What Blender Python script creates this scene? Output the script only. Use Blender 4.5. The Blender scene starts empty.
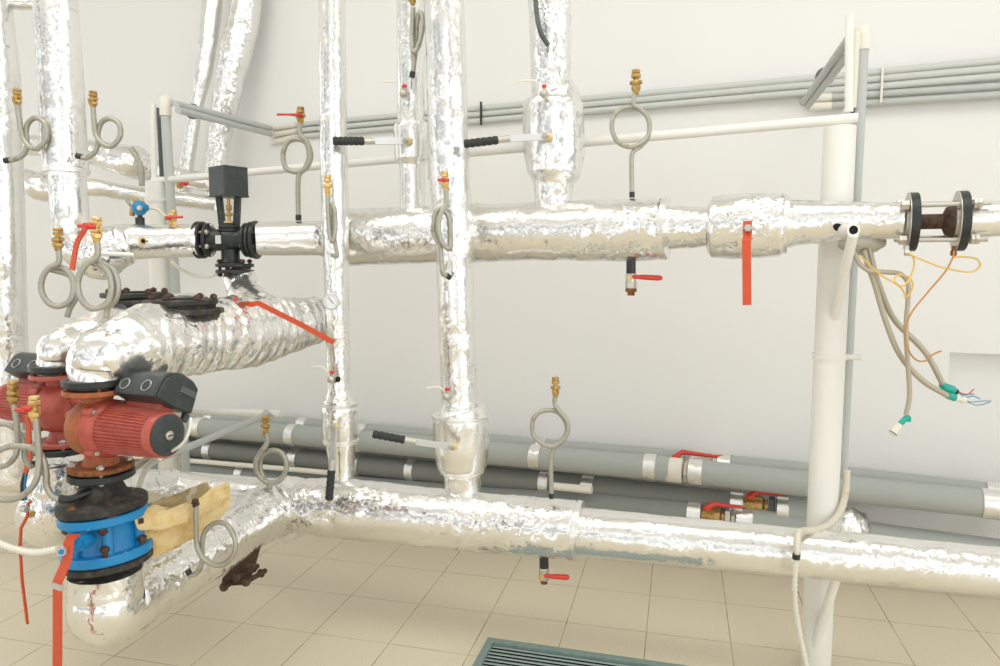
import bpy, math, random
from mathutils import Vector, noise, Matrix
random.seed(4)
PI = math.pi
F, PITCH, H = 710.0, math.atan(69/710), 1.77
SC = bpy.context.scene
COL = SC.collection
UP = Vector((0, 0, 1))
WD = Vector((.927, -.375, 0)).normalized()     # along the back wall, to the right
WN = Vector((-.375, -.927, 0)).normalized()    # out of the back wall, into the room

def P(x, y, D):
    cp, sp = math.cos(PITCH), math.sin(PITCH)
    dx, dy, dz = x-500, F*cp-(y-333)*sp, -(y-333)*cp-F*sp
    k = D/dy
    return Vector((dx*k, D, H+dz*k))
def S(D, px=1): return px*D/713.0
def wallD(x, off=0): return 9014/(x+1265)-off
def U_D(x):  # upper header
    return 5890/(x+1265) if x > 336 else 3.70-(336-x)*.0007
def L_D(x): return 7560/(x+1902)
def G(x, y):
    d = P(x, y, 1)-Vector((0, 0, H)); return Vector((0, 0, H))+d*(-H/d.z)

# ---------------------------------------------------------------- materials
def mat(name, col, rough=.5, metal=0, bump=None, var=None, coat=0, spec=.5):
    m = bpy.data.materials.new(name); m.use_nodes = True
    nt = m.node_tree; b = nt.nodes['Principled BSDF']
    b.inputs['Base Color'].default_value = (*col, 1)
    b.inputs['Roughness'].default_value = rough
    b.inputs['Metallic'].default_value = metal
    b.inputs['Specular IOR Level'].default_value = spec
    b.inputs['Coat Weight'].default_value = coat
    tc = nt.nodes.new('ShaderNodeTexCoord')
    if var:   # (scale, col2, low, high)
        n = nt.nodes.new('ShaderNodeTexNoise'); n.inputs['Scale'].default_value = var[0]; n.inputs['Detail'].default_value = 5
        n.inputs['Roughness'].default_value = .65
        nt.links.new(tc.outputs['Object'], n.inputs['Vector'])
        r = nt.nodes.new('ShaderNodeValToRGB')
        r.color_ramp.elements[0].position = var[2]; r.color_ramp.elements[1].position = var[3]
        r.color_ramp.elements[0].color = (*col, 1); r.color_ramp.elements[1].color = (*var[1], 1)
        nt.links.new(n.outputs['Fac'], r.inputs['Fac']); nt.links.new(r.outputs['Color'], b.inputs['Base Color'])
    if bump:  # (scale, strength, distance)
        n2 = nt.nodes.new('ShaderNodeTexNoise'); n2.inputs['Scale'].default_value = bump[0]; n2.inputs['Detail'].default_value = 4
        nt.links.new(tc.outputs['Object'], n2.inputs['Vector'])
        bp = nt.nodes.new('ShaderNodeBump'); bp.inputs['Strength'].default_value = bump[1]; bp.inputs['Distance'].default_value = bump[2]
        nt.links.new(n2.outputs['Fac'], bp.inputs['Height']); nt.links.new(bp.outputs['Normal'], b.inputs['Normal'])
    return m

def foil_mat(name, crease=1.0, scale=1.0, rough=.19, tint=(.87, .868, .85)):
    m = bpy.data.materials.new(name); m.use_nodes = True
    nt = m.node_tree; b = nt.nodes['Principled BSDF']; N = nt.nodes.new; L = nt.links.new
    b.inputs['Base Color'].default_value = (*tint, 1); b.inputs['Metallic'].default_value = .93
    b.inputs['Roughness'].default_value = rough
    tc = N('ShaderNodeTexCoord')
    def nz(sc, det, dist, ro=.5):
        n = N('ShaderNodeTexNoise'); n.inputs['Scale'].default_value = sc*scale; n.inputs['Detail'].default_value = det
        n.inputs['Distortion'].default_value = dist; n.inputs['Roughness'].default_value = ro; L(tc.outputs['Object'], n.inputs['Vector']); return n
    msk = nz(4, 2, 0); mr = N('ShaderNodeMapRange'); mr.inputs['From Min'].default_value = .38; mr.inputs['From Max'].default_value = .62
    mr.inputs['To Min'].default_value = .22; mr.inputs['To Max'].default_value = 1; L(msk.outputs['Fac'], mr.inputs['Value'])
    wn = nz(5, 3, 0); wv = N('ShaderNodeMix'); wv.data_type = 'VECTOR'; wv.inputs['Factor'].default_value = .10
    L(tc.outputs['Object'], wv.inputs[4]); L(wn.outputs['Color'], wv.inputs[5])
    prev = None
    for (sc, st) in ((8, .24), (24, .34), (70, .38)):       # flat facets with random slopes, as crumpled foil has
        v = N('ShaderNodeTexVoronoi'); v.inputs['Scale'].default_value = sc*scale; L(wv.outputs[1], v.inputs['Vector'])
        dp = N('ShaderNodeVectorMath'); dp.operation = 'SUBTRACT'; L(wv.outputs[1], dp.inputs[0]); L(v.outputs['Position'], dp.inputs[1])
        dc = N('ShaderNodeVectorMath'); dc.operation = 'SUBTRACT'; L(v.outputs['Color'], dc.inputs[0]); dc.inputs[1].default_value = (.5, .5, .5)
        dt = N('ShaderNodeVectorMath'); dt.operation = 'DOT_PRODUCT'; L(dp.outputs[0], dt.inputs[0]); L(dc.outputs[0], dt.inputs[1])
        bp = N('ShaderNodeBump'); bp.inputs['Distance'].default_value = 1.0
        ms = N('ShaderNodeMath'); ms.operation = 'MULTIPLY'; ms.inputs[1].default_value = st*crease; L(mr.outputs['Result'], ms.inputs[0]); L(ms.outputs[0], bp.inputs['Strength'])
        L(dt.outputs['Value'], bp.inputs['Height'])
        if prev: L(prev.outputs['Normal'], bp.inputs['Normal'])
        prev = bp
    L(prev.outputs['Normal'], b.inputs['Normal'])
    # scuffs where the foil coat has worn to dull grey
    s = N('ShaderNodeTexNoise'); s.inputs['Scale'].default_value = 28; s.inputs['Distortion'].default_value = 1.0; s.inputs['Detail'].default_value = 9; s.inputs['Roughness'].default_value = .75
    L(tc.outputs['Object'], s.inputs['Vector'])
    r = N('ShaderNodeValToRGB'); r.color_ramp.elements[0].position = .60; r.color_ramp.elements[1].position = .66
    r.color_ramp.elements[0].color = (*tint, 1); r.color_ramp.elements[1].color = (.46, .49, .49, 1)
    L(s.outputs['Fac'], r.inputs['Fac']); L(r.outputs['Color'], b.inputs['Base Color'])
    return m

FOIL = foil_mat('foil', .55, 1.1, .22); FOILW = foil_mat('foil_wrinkled', .85, 1.0, .2); FOILS = foil_mat('foil_smooth', .2, .8, .26)
BLACK = mat('black_paint', (.018, .022, .022), .42, bump=(60, .15, .003), var=(40, (.09, .09, .08), .55, .8))
BLACKP = mat('black_plastic', (.035, .045, .045), .38, var=(25, (.08, .09, .09), .5, .9))
DARKG = mat('dark_grey_metal', (.10, .12, .12), .5, .2, var=(50, (.2, .2, .18), .5, .75))
CAST = mat('black_cast_iron', (.03, .03, .028), .6, .2, bump=(80, .3, .004), var=(16, (.14, .115, .085), .5, .75))
RUST = mat('rust', (.30, .10, .028), .75, .1, bump=(90, .4, .003), var=(45, (.09, .045, .025), .45, .65))
RUSTD = mat('dark_rust', (.075, .045, .032), .65, .4, bump=(90, .4, .003), var=(45, (.17, .10, .065), .45, .7))
RED = mat('red_pump_paint', (.46, .09, .062), .45, bump=(30, .1, .003), var=(22, (.36, .055, .042), .45, .7), coat=.2)
REDO = mat('rusty_red_paint', (.46, .12, .045), .55, bump=(60, .25, .003), var=(28, (.28, .10, .03), .42, .62))
ORANGE = mat('orange_red_paint', (.64, .085, .025), .42, var=(60, (.54, .07, .022), .5, .7))
REDH = mat('red_handle', (.66, .05, .035), .38)
BLUE = mat('blue_valve_paint', (.008, .24, .55), .42, bump=(30, .12, .003), coat=.15, var=(30, (.012, .20, .47), .4, .7))
BLUEC = mat('blue_valve_chipped', (.010, .25, .56), .42, var=(34, (.62, .62, .5), .66, .69))
BRASS = mat('brass', (.55, .36, .13), .38, .8, bump=(90, .2, .002), var=(60, (.30, .17, .06), .45, .7))
BRASSB = mat('bright_brass', (.76, .54, .22), .32, .7, var=(60, (.5, .3, .1), .5, .7))
STEEL = mat('steel', (.56, .54, .49), .34, .75, var=(50, (.40, .34, .26), .55, .8))
TUBE = mat('steel_siphon_tube', (.42, .41, .35), .42, .55, var=(28, (.30, .22, .13), .55, .75))
ZINC = mat('zinc', (.62, .63, .62), .4, .7)
GREYP = mat('light_grey_foam', (.43, .455, .435), .85, bump=(200, .3, .002), spec=.2)
GREYD = mat('dark_grey_foam', (.22, .23, .21), .9, bump=(200, .3, .002), spec=.2)
GREYT = mat('grey_conduit', (.50, .53, .51), .5)
GREYL = mat('pale_grey_conduit', (.60, .63, .60), .55)
CREAM = mat('cream_plastic', (.80, .77, .68), .5)
WHITE = mat('white_paint', (.83, .82, .77), .42, coat=.15)
TAPE = foil_mat('foil_tape', .5, 1.6, .3)
GRIP = mat('black_rubber_grip', (.03, .034, .032), .7)
WOOL = mat('yellow_mineral_wool', (.78, .62, .33), .95, bump=(60, .8, .01), var=(14, (.70, .47, .19), .45, .68), spec=.1)
FLEXC = mat('beige_flex', (.66, .61, .50), .5, var=(20, (.60, .44, .27), .55, .75))
FLEXG = mat('grey_flex_conduit', (.47, .42, .33), .45, .3, var=(12, (.42, .33, .22), .58, .75))
YWIRE = mat('yellow_wire', (.78, .52, .13), .5); OWIRE = mat('brown_wire', (.52, .25, .07), .5)
TEAL = mat('green_tape', (.01, .40, .32), .45)
PLUG = mat('white_ceramic', (.80, .77, .66), .4)
BWIRE = mat('blue_wire', (.06, .28, .42), .5)
DIAL = mat('dial_face', (.82, .86, .88), .35)
GRATE = mat('green_grey_paint', (.17, .24, .22), .5, var=(30, (.22, .30, .27), .45, .7))
DARK = mat('dark_hollow', (.006, .006, .006), .9)  # near-black colour standing in for the shade inside holes and gaps
DUCTM = mat('grey_kraft', (.52, .49, .42), .6, .3, bump=(30, .4, .01))
BLUEP = mat('blue_plastic', (.02, .22, .42), .35)

# ---------------------------------------------------------------- mesh helpers
def catmull(pts, k=8):
    pts = [Vector(p) for p in pts]
    if len(pts) < 3: return pts
    q = [pts[0]*2-pts[1]]+pts+[pts[-1]*2-pts[-2]]
    out = []
    for i in range(1, len(q)-2):
        a, b, c, d = q[i-1], q[i], q[i+1], q[i+2]
        for j in range(k):
            t = j/k
            out.append(.5*((2*b)+(c-a)*t+(2*a-5*b+4*c-d)*t*t+(3*b-3*c+d-a)*t**3))
    out.append(pts[-1]); return out

def crk(p, amp):
    v = abs(noise.noise(p*16))*1.1+abs(noise.noise(p*38+Vector((7, 3, 1))))*.7+noise.noise(p*7+Vector((3, 9, 4)))*.9
    return amp*.8*(v-.35)

class M:
    def __init__(s): s.v = []; s.f = []
    def ring(s, c, a, b, r, n, off=0):
        i0 = len(s.v)
        for k in range(n):
            t = 2*PI*k/n+off
            s.v.append(c+a*(r*math.cos(t))+b*(r*math.sin(t)))
        return i0
    def tube(s, pts, r, n=14, cap=True, cr=0, ds=None, wrap=0, sharp=False):
        pts = [Vector(p) for p in pts]; m = len(pts)
        rs = list(r) if isinstance(r, (list, tuple)) else [r]*m
        if ds:
            P2, R2 = [pts[0]], [rs[0]]
            for i in range(1, m):
                k = max(1, int((pts[i]-pts[i-1]).length/ds))
                for j in range(1, k+1):
                    t = j/k; P2.append(pts[i-1].lerp(pts[i], t))
                    tt = t if sharp else t*t*(3-2*t)
                    R2.append(rs[i-1]+(rs[i]-rs[i-1])*tt)
            pts, rs, m = P2, R2, len(P2)
        a = None; first = None; prev = None
        for i in range(m):
            t = (pts[min(i+1, m-1)]-pts[max(i-1, 0)])
            if t.length < 1e-9: t = UP.copy()
            t.normalize()
            if a is None:
                a = t.orthogonal() if abs(t.z) > .9 else t.cross(UP); a.normalize()
            a = (a-t*a.dot(t)).normalized(); b = t.cross(a)
            i0 = len(s.v)
            for k in range(n):
                th = 2*PI*k/n; d = a*math.cos(th)+b*math.sin(th)
                rr = rs[i]; q = pts[i]+d*rr
                if cr:
                    q = q+d*crk(q, cr)
                if wrap:
                    q = q+d*wrap*math.sin(i*.9+th+noise.noise(q*8)*5)
                s.v.append(q)
            if prev is not None:
                for k in range(n):
                    k2 = (k+1) % n
                    s.f.append((prev+k, prev+k2, i0+k2, i0+k))
            else: first = i0
            prev = i0
        if cap:
            s.f.append(tuple(first+k for k in reversed(range(n)))); s.f.append(tuple(prev+k for k in range(n)))
        return s
    def lathe(s, c, axis, prof, n=28, cr=0, off=0):
        ax = Vector(axis).normalized(); a = ax.orthogonal().normalized()
        if abs(ax.z) < .9: a = ax.cross(UP).normalized()
        b = ax.cross(a); prev = None; c = Vector(c)
        for (t, r) in prof:
            i0 = s.ring(c+ax*t, a, b, max(r, 1e-5), n, off)
            if cr:
                for k in range(n):
                    q = s.v[i0+k]; d = (q-(c+ax*t)).normalized(); s.v[i0+k] = q+d*crk(q, cr)
            if prev is None: s.f.append(tuple(i0+k for k in reversed(range(n))))
            else:
                for k in range(n): s.f.append((prev+k, prev+(k+1) % n, i0+(k+1) % n, i0+k))
            prev = i0
        s.f.append(tuple(prev+k for k in range(n))); return s
    def cyl(s, c, axis, h, r, n=24, r2=None, ch=0, off=0):
        r2 = r if r2 is None else r2
        if ch: return s.lathe(c, axis, [(-h/2, r-ch), (-h/2+ch, r), (h/2-ch, r2), (h/2, r2-ch)], n, off=off)
        return s.lathe(c, axis, [(-h/2, r), (h/2, r2)], n, off=off)
    def hexnut(s, c, axis, h, r, off=0): return s.cyl(c, axis, h, r, 6, ch=min(h, r)*.14, off=off)
    def box(s, c, ax, ay, az, sx, sy, sz):
        c = Vector(c); i0 = len(s.v)
        for x in (-1, 1):
            for y in (-1, 1):
                for z in (-1, 1): s.v.append(c+ax*x*sx/2+ay*y*sy/2+az*z*sz/2)
        for f in ((0, 1, 3, 2), (4, 6, 7, 5), (0, 4, 5, 1), (2, 3, 7, 6), (0, 2, 6, 4), (1, 5, 7, 3)):
            s.f.append(tuple(i0+q for q in f))
        return s
    def prism(s, poly, ext):
        i0 = len(s.v); n = len(poly); ext = Vector(ext)
        for p in poly: s.v.append(Vector(p))
        for p in poly: s.v.append(Vector(p)+ext)
        s.f.append(tuple(i0+k for k in range(n))); s.f.append(tuple(i0+n+k for k in reversed(range(n))))
        for k in range(n): s.f.append((i0+k, i0+n+k, i0+n+(k+1) % n, i0+(k+1) % n))
        return s
    def sphere(s, c, r, n=16, sc=(1, 1, 1)):
        i = len(s.v)
        s.lathe((0, 0, 0), UP, [(-math.cos(PI*j/(n//2))*r, math.sin(PI*j/(n//2))*r) for j in range(n//2+1)], n)
        for k in range(i, len(s.v)):
            q = s.v[k]; s.v[k] = Vector(c)+Vector((q.x*sc[0], q.y*sc[1], q.z*sc[2]))
        return s
    def torus(s, c, axis, R, r, n=32):
        ax = Vector(axis).normalized(); a = ax.orthogonal().normalized(); b = ax.cross(a)
        i0 = len(s.v); k2 = 8
        for i in range(n):
            d = a*math.cos(2*PI*i/n)+b*math.sin(2*PI*i/n)
            for j in range(k2):
                t = 2*PI*j/k2; s.v.append(Vector(c)+d*(R+r*math.cos(t))+ax*(r*math.sin(t)))
        for i in range(n):
            for j in range(k2):
                s.f.append((i0+i*k2+j, i0+((i+1) % n)*k2+j, i0+((i+1) % n)*k2+(j+1) % k2, i0+i*k2+(j+1) % k2))
        return s
    def build(s, name, m, parent=None, angle=38, bevel=0):
        me = bpy.data.meshes.new(name)
        if parent is not None: org = ROOTLOC[parent.name]
        else: org = sum(s.v, Vector())/len(s.v); org.z = min(v.z for v in s.v)
        me.from_pydata([v-org for v in s.v], [], s.f); me.update()
        import bmesh
        bm = bmesh.new(); bm.from_mesh(me); bmesh.ops.recalc_face_normals(bm, faces=bm.faces); bm.to_mesh(me); bm.free()
        me.materials.append(m)
        for p in me.polygons: p.use_smooth = True
        try: me.set_sharp_from_angle(angle=math.radians(angle))
        except Exception: pass
        o = bpy.data.objects.new(name, me); COL.objects.link(o)
        ROOTLOC[o.name] = org
        if parent is not None: o.parent = parent
        else: o.location = org
        if bevel:
            b = o.modifiers.new('bevel', 'BEVEL'); b.width = bevel; b.segments = 2; b.limit_method = 'ANGLE'; b.angle_limit = math.radians(40)
        return o
ROOTLOC = {}
def tag(o, label, cat, group=None):
    o['label'] = label; o['category'] = cat
    if group: o['group'] = group
    return o
def thing(name, loc, label, cat, group=None):
    o = bpy.data.objects.new(name, None); COL.objects.link(o); o.location = loc; o.empty_display_size = .05
    ROOTLOC[o.name] = Vector(loc); return tag(o, label, cat, group)
def struct(o): o['kind'] = 'structure'; return o

# ---------------------------------------------------------------- setting
def setting():
    # floor
    fm = bpy.data.materials.new('floor_tiles'); fm.use_nodes = True
    nt = fm.node_tree; N = nt.nodes.new; L = nt.links.new; b = nt.nodes['Principled BSDF']
    b.inputs['Roughness'].default_value = .38
    tc = N('ShaderNodeTexCoord'); mp = N('ShaderNodeMapping'); mp.vector_type = 'TEXTURE'
    mp.inputs['Location'].default_value = (-.046, 3.463, 0); mp.inputs['Rotation'].default_value = (0, 0, math.radians(-14.2))
    mp.inputs['Scale'].default_value = (.3885, .402, 1)
    L(tc.outputs['Object'], mp.inputs['Vector'])
    fr = N('ShaderNodeVectorMath'); fr.operation = 'FRACTION'; L(mp.outputs['Vector'], fr.inputs[0])
    sp = N('ShaderNodeSeparateXYZ'); L(fr.outputs['Vector'], sp.inputs[0])
    def edge(ch, w):
        a = N('ShaderNodeMath'); a.operation = 'SUBTRACT'; a.inputs[1].default_value = .5; L(sp.outputs[ch], a.inputs[0])
        c = N('ShaderNodeMath'); c.operation = 'ABSOLUTE'; L(a.outputs[0], c.inputs[0])
        d = N('ShaderNodeMath'); d.operation = 'GREATER_THAN'; d.inputs[1].default_value = .5-w; L(c.outputs[0], d.inputs[0]); return d
    e1, e2 = edge('X', .0055), edge('Y', .0042)
    mxm = N('ShaderNodeMath'); mxm.operation = 'MAXIMUM'; L(e1.outputs[0], mxm.inputs[0]); L(e2.outputs[0], mxm.inputs[1])
    n = N('ShaderNodeTexNoise'); n.inputs['Scale'].default_value = 160; n.inputs['Detail'].default_value = 2; L(tc.outputs['Object'], n.inputs['Vector'])
    r = N('ShaderNodeValToRGB'); r.color_ramp.elements[0].position = .35; r.color_ramp.elements[1].position = .6
    r.color_ramp.elements[0].color = (.64, .565, .42, 1); r.color_ramp.elements[1].color = (.72, .645, .49, 1)
    L(n.outputs['Fac'], r.inputs['Fac'])
    g = N('ShaderNodeTexNoise'); g.inputs['Scale'].default_value = 6; L(tc.outputs['Object'], g.inputs['Vector'])
    gr = N('ShaderNodeValToRGB'); gr.color_ramp.elements[0].position = .38; gr.color_ramp.elements[1].position = .62
    gr.color_ramp.elements[0].color = (.24, .15, .08, 1); gr.color_ramp.elements[1].color = (.46, .37, .24, 1); L(g.outputs['Fac'], gr.inputs['Fac'])
    mx = N('ShaderNodeMix'); mx.data_type = 'RGBA'; L(mxm.outputs[0], mx.inputs[0]); L(r.outputs['Color'], mx.inputs[6]); L(gr.outputs['Color'], mx.inputs[7])
    L(mx.outputs[2], b.inputs['Base Color'])
    o = M()
    o.v = [Vector(q) for q in ((-9, -3, 0), (7, -3, 0), (7, 11, 0), (-9, 11, 0))]; o.f = [(0, 1, 2, 3)]
    fo = o.build('floor', fm); fo.location = (0, 0, 0)
    me = fo.data
    for v, c in zip(me.vertices, o.v): v.co = c
    struct(fo)
    # back wall with a shallow recess low on its right
    wm = mat('wall_paint', (.84, .838, .825), .75, bump=(3, .05, .01), spec=.25)
    w0 = Vector((P(300, 300, wallD(300)).x, wallD(300), 0))
    def W(u, z, d=0): return w0+WD*u+UP*z-WN*d*1.0
    # niche corner from the photograph
    q = P(949, 352, wallD(949)); u0 = (q-w0).dot(WD); zt = q.z; u1 = u0+1.6
    o = M(); T = 5.8
    def quad(*p):
        i = len(o.v); o.v += list(p); o.f.append((i, i+1, i+2, i+3))
    quad(W(-6, 0), W(u0, 0), W(u0, T), W(-6, T)); quad(W(u0, zt), W(u1, zt), W(u1, T), W(u0, T)); quad(W(u1, 0), W(u1+1.5, 0), W(u1+1.5, T), W(u1, T))
    d = .10
    quad(W(u0, 0, d), W(u1, 0, d), W(u1, zt, d), W(u0, zt, d)); quad(W(u0, 0), W(u0, 0, d), W(u0, zt, d), W(u0, zt))
    quad(W(u0, zt), W(u0, zt, d), W(u1, zt, d), W(u1, zt)); quad(W(u1, 0), W(u1, 0, d), W(u1, zt, d), W(u1, zt))
    struct(o.build('wall_back', wm, angle=20))
    # ceiling strip over the wall
    cm = mat('ceiling_paint', (.82, .81, .78), .8)
    o = M(); o.box((-.5, 3.4, 5.85), Vector((1, 0, 0)), Vector((0, 1, 0)), UP, 18, 14, .1); struct(o.build('ceiling', cm))

# ---------------------------------------------------------------- generic pieces
def brass_cock(root, x, y0, y1, D, w, m=BRASS, side_nut=True):
    """brass cock from pixel height y0 (top) to y1 (bottom), w = width in pixels"""
    a, b = P(x, y1, D), P(x, y0, D); hgt = (b-a).length; r = S(D, w/2); ax = (b-a).normalized()
    o = M(); c = lambda t: a.lerp(b, t)
    o.cyl(c(.09), ax, hgt*.18, r*.5, 16, r*.72)
    o.hexnut(c(.28), ax, hgt*.2, r*.9); o.build('lower_nut', m, root)
    o = M(); o.lathe(c(.36), ax, [(0, r*.5), (hgt*.06, r*.74), (hgt*.13, r*.8), (hgt*.2, r*.74), (hgt*.26, r*.5), (hgt*.3, r*.5)], 18)
    if side_nut: o.cyl(c(.5), WD, r*2.3, r*.42, 12)
    o.build('valve_body', m, root)
    o = M(); o.hexnut(c(.76), ax, hgt*.18, r*.95, .3); o.cyl(c(.93), ax, hgt*.14, r*.82, 20, ch=r*.1); o.build('top_nut', m, root)

def butterfly(root, x0, y0, x1, y1, D, th, m=REDH, hub=None):
    a, b = P(x0, y0, D), P(x1, y1, D); t = S(D, th)
    o = M(); ax = (b-a).normalized(); dn = ax.cross(WN).normalized()
    mid = a.lerp(b, .5) if hub is None else P(hub[0], hub[1], D)
    o.tube([a, a.lerp(mid, .5)+WN*t*.6, mid+WN*t*.3, mid.lerp(b, .5)+WN*t*.6, b], [t*.5, t*.42, t*.75, t*.42, t*.5], 10)
    o.cyl(mid, WN, t*2.2, t*.8, 14, ch=t*.15)
    o.build('butterfly_handle', m, root)

def siphon(label, pts, D, rpx, valve=None, handle=None, socket=True, vm=BRASS, group=None, tm=TUBE):
    """pts: (x, y, offset towards the room) from the valve to the pipe"""
    p3 = [P(x, y, D-q) for (x, y, q) in pts]
    root = thing('gauge_siphon', p3[-1], label, 'siphon tube', group)
    o = M(); o.tube(catmull(p3, 9), S(D, rpx), 12); o.build('coiled_tube', tm, root)
    if valve: brass_cock(root, *valve, m=vm)
    if handle: butterfly(root, *handle)
    if socket:
        d = (p3[-2]-p3[-1]).normalized(); o = M(); o.tube([p3[-1]-d*S(D, 1.5), p3[-1]+d*S(D, 4)], S(D, rpx*1.15), 12); o.build('socket', BLACK, root)
    return root

def ringpts(cx, cy, rx, ry, a0, a1, n, q0=0, q1=0):
    out = []
    for i in range(n+1):
        t = i/n; a = math.radians(a0+(a1-a0)*t)
        out.append((cx+rx*math.cos(a), cy-ry*math.sin(a), q0+(q1-q0)*t))
    return out

def pipe(label, pts, name='insulated_pipe', m=FOIL, cr=.004, n=40, ds=.012, cat='pipe', smooth=True, group=None, wrap=0, parent=None, k=6, caps=True):
    """pts: (x, y, D, radius px)"""
    p3 = [P(q[0], q[1], q[2]) for q in pts]; r = [S(q[2], q[3]) for q in pts]
    if smooth and len(p3) > 2:
        comb = catmull([Vector((*p,)) for p in p3], k); rr = []
        for i in range(len(r)-1):
            for j in range(k): t = j/k; t = t*t*(3-2*t); rr.append(r[i]+(r[i+1]-r[i])*t)
        rr.append(r[-1]); p3, r = comb, rr
    o = M(); o.tube(p3, r, n, cr=cr, ds=ds, wrap=wrap, cap=caps)
    ob = o.build(name, m, parent, angle=60)
    if parent is None: tag(ob, label, cat, group)
    return ob

def flange(o, c, axis, r, th, ch=.003): o.lathe(c, axis, [(-th/2, r-ch), (-th/2+ch, r), (th/2-ch, r), (th/2, r-ch)], 40)
def bolts(root, c, axis, R, n, r, L, m, nut=True, off=0, name='bolt'):
    ax = Vector(axis).normalized(); a = ax.cross(UP).normalized() if abs(ax.z) < .9 else Vector((1, 0, 0)); b = ax.cross(a)
    for k in range(n):
        t = 2*PI*k/n+off; p = Vector(c)+a*R*math.cos(t)+b*R*math.sin(t); o = M()
        o.cyl(p, ax, L, r*.6, 12)
        if nut: o.hexnut(p+ax*(L/2-r*.9), ax, r*1.1, r*1.15, k); o.hexnut(p-ax*(L/2-r*.9), ax, r*1.1, r*1.15, k*.7)
        o.build(name, m, root)

def bar(o, pts, w, t, side):
    """flat bar along points; w = width along side vector, t thickness"""
    side = Vector(side).normalized(); base = len(o.v)
    for i, p in enumerate(pts):
        d = (pts[min(i+1, len(pts)-1)]-pts[max(i-1, 0)]).normalized(); s2 = (side-d*side.dot(d)).normalized(); nn = d.cross(s2)
        for (a, b) in ((-1, -1), (1, -1), (1, 1), (-1, 1)): o.v.append(p+s2*a*w/2+nn*b*t/2)
    for i in range(len(pts)-1):
        a = base+4*i
        for k in range(4): o.f.append((a+k, a+(k+1) % 4, a+4+(k+1) % 4, a+4+k))
    o.f.append((base+3, base+2, base+1, base)); e = base+4*(len(pts)-1); o.f.append((e, e+1, e+2, e+3))
    return o

setting()
# ---------------------------------------------------------------- insulated pipes
def U(x, y, r): return (x, y, U_D(x), r)
def Lw(x, y, r): return (x, y, L_D(x), r)
# upper header
hdr = pipe('wide foil wrapped header pipe running level behind the tall risers at eye height',
     [U(322, 239, 17), U(345, 238, 27), U(352, 237, 28), U(420, 235, 28), U(475, 233, 28), U(560, 231, 29), U(640, 230, 31), U(664, 229, 30), U(667, 228, 21), U(715, 226.5, 19.5), U(786, 224, 24), U(800, 223, 22), U(838, 221, 19.5), U(902, 221, 18.5)], cr=.005, m=FOILW, smooth=False)
def jacket(name, pts, m=FOILW, parent=None, cr=.006): return pipe('', pts, name=name, m=m, cr=cr, parent=parent, smooth=False)
o = M(); o.sphere(P(840, 227, 2.735), .022, 12, (1.2, .35, .8)); o.build('foil_tear_shade', DARK, hdr)  # black lump painting the dark inside a tear in the foil
jacket('valve_jacket', [U(709, 227, 25), U(713, 227, 30), U(745, 226, 32.5), U(782, 225, 31), U(788, 225, 26)], parent=hdr)
for x, y, r in ((665, 228.5, 31), (786, 224.5, 29), (476, 233, 29.5), (349, 238, 28.5)): jacket('foil_collar', [U(x-2.5, y, r), U(x+2.5, y, r)], m=TAPE, parent=hdr)
pipe('short foil wrapped header section between the black control valve and first tall riser',
     [(256, 239, 3.66, 16.5), (290, 238.5, 3.71, 17), (334, 238, 3.74, 17)], m=FOILS, cr=.001, smooth=False)
pipe('foil header stub at the right photo edge beyond the twin black flanges', [U(968, 220, 18), U(1040, 217, 17)], m=FOILS, cr=.0015, smooth=False)
# left header with elbow and riser
lh = pipe('thick foil riser near the left edge bending into the header left of the control valve',
     [(52, -40, 3.6, 19), (57, 20, 3.6, 19.5), (63, 120, 3.6, 20), (66, 168, 3.6, 20), (67, 171, 3.6, 16.5), (70, 215, 3.6, 17), (74, 238, 3.57, 19), (86, 249, 3.55, 22), (104, 251, 3.56, 24), (122, 245, 3.58, 21), (134, 242, 3.6, 17.5), (165, 241.5, 3.62, 16.5), (200, 240, 3.645, 16.5)], cr=.003, m=FOIL)
jacket('foil_collar', [(66, 169, 3.6, 21), (66.2, 173, 3.6, 21)], m=TAPE, parent=lh, cr=.001)
jacket('elbow_wrap', [(80, 250, 3.5, 20), (100, 254, 3.5, 26), (122, 247, 3.52, 20)], parent=lh)
pipe('leftmost tall foil riser cut by the photo edge', [(-4, -40, 3.75, 11), (0, 100, 3.75, 18), (2, 200, 3.75, 19), (8, 365, 3.75, 18), (14, 480, 3.75, 18)], cr=.003)
# risers
r1 = pipe('narrow tall foil riser with round dial thermometer, second from left in front of the header',
     [(332, -40, 3.42, 12.5), (333, 100, 3.42, 13), (335, 210, 3.42, 13.5), (337, 300, 3.42, 12), (339, 385, 3.42, 11.5), (339.5, 401, 3.42, 16), (340, 410, 3.42, 18), (340.5, 432, 3.42, 18), (341, 446, 3.42, 15), (341.5, 462, 3.42, 13), (342, 500, 3.42, 13)], cr=.0025)
r2 = pipe('widest tall foil riser in the centre crossing in front of the header',
     [(443, -40, 3.25, 19), (446, 60, 3.25, 19.5), (450, 180, 3.25, 20), (454, 240, 3.25, 18.5), (457, 340, 3.25, 18), (459.5, 402, 3.25, 18), (460.5, 412, 3.25, 27), (461, 420, 3.25, 29), (461.5, 445, 3.25, 29), (462, 464, 3.25, 26), (462.5, 478, 3.25, 19), (463, 500, 3.25, 18)], cr=.0035)
for rt, x, y, D, r in ((r1, 340, 404, 3.42, 18.5), (r1, 341, 441, 3.42, 18.3), (r2, 460.5, 416, 3.25, 29.3), (r2, 462, 470, 3.25, 23)):
    jacket('foil_collar', [(x, y-1.5, D, r), (x, y+1.5, D, r)], m=TAPE, parent=rt, cr=.001)
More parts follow.
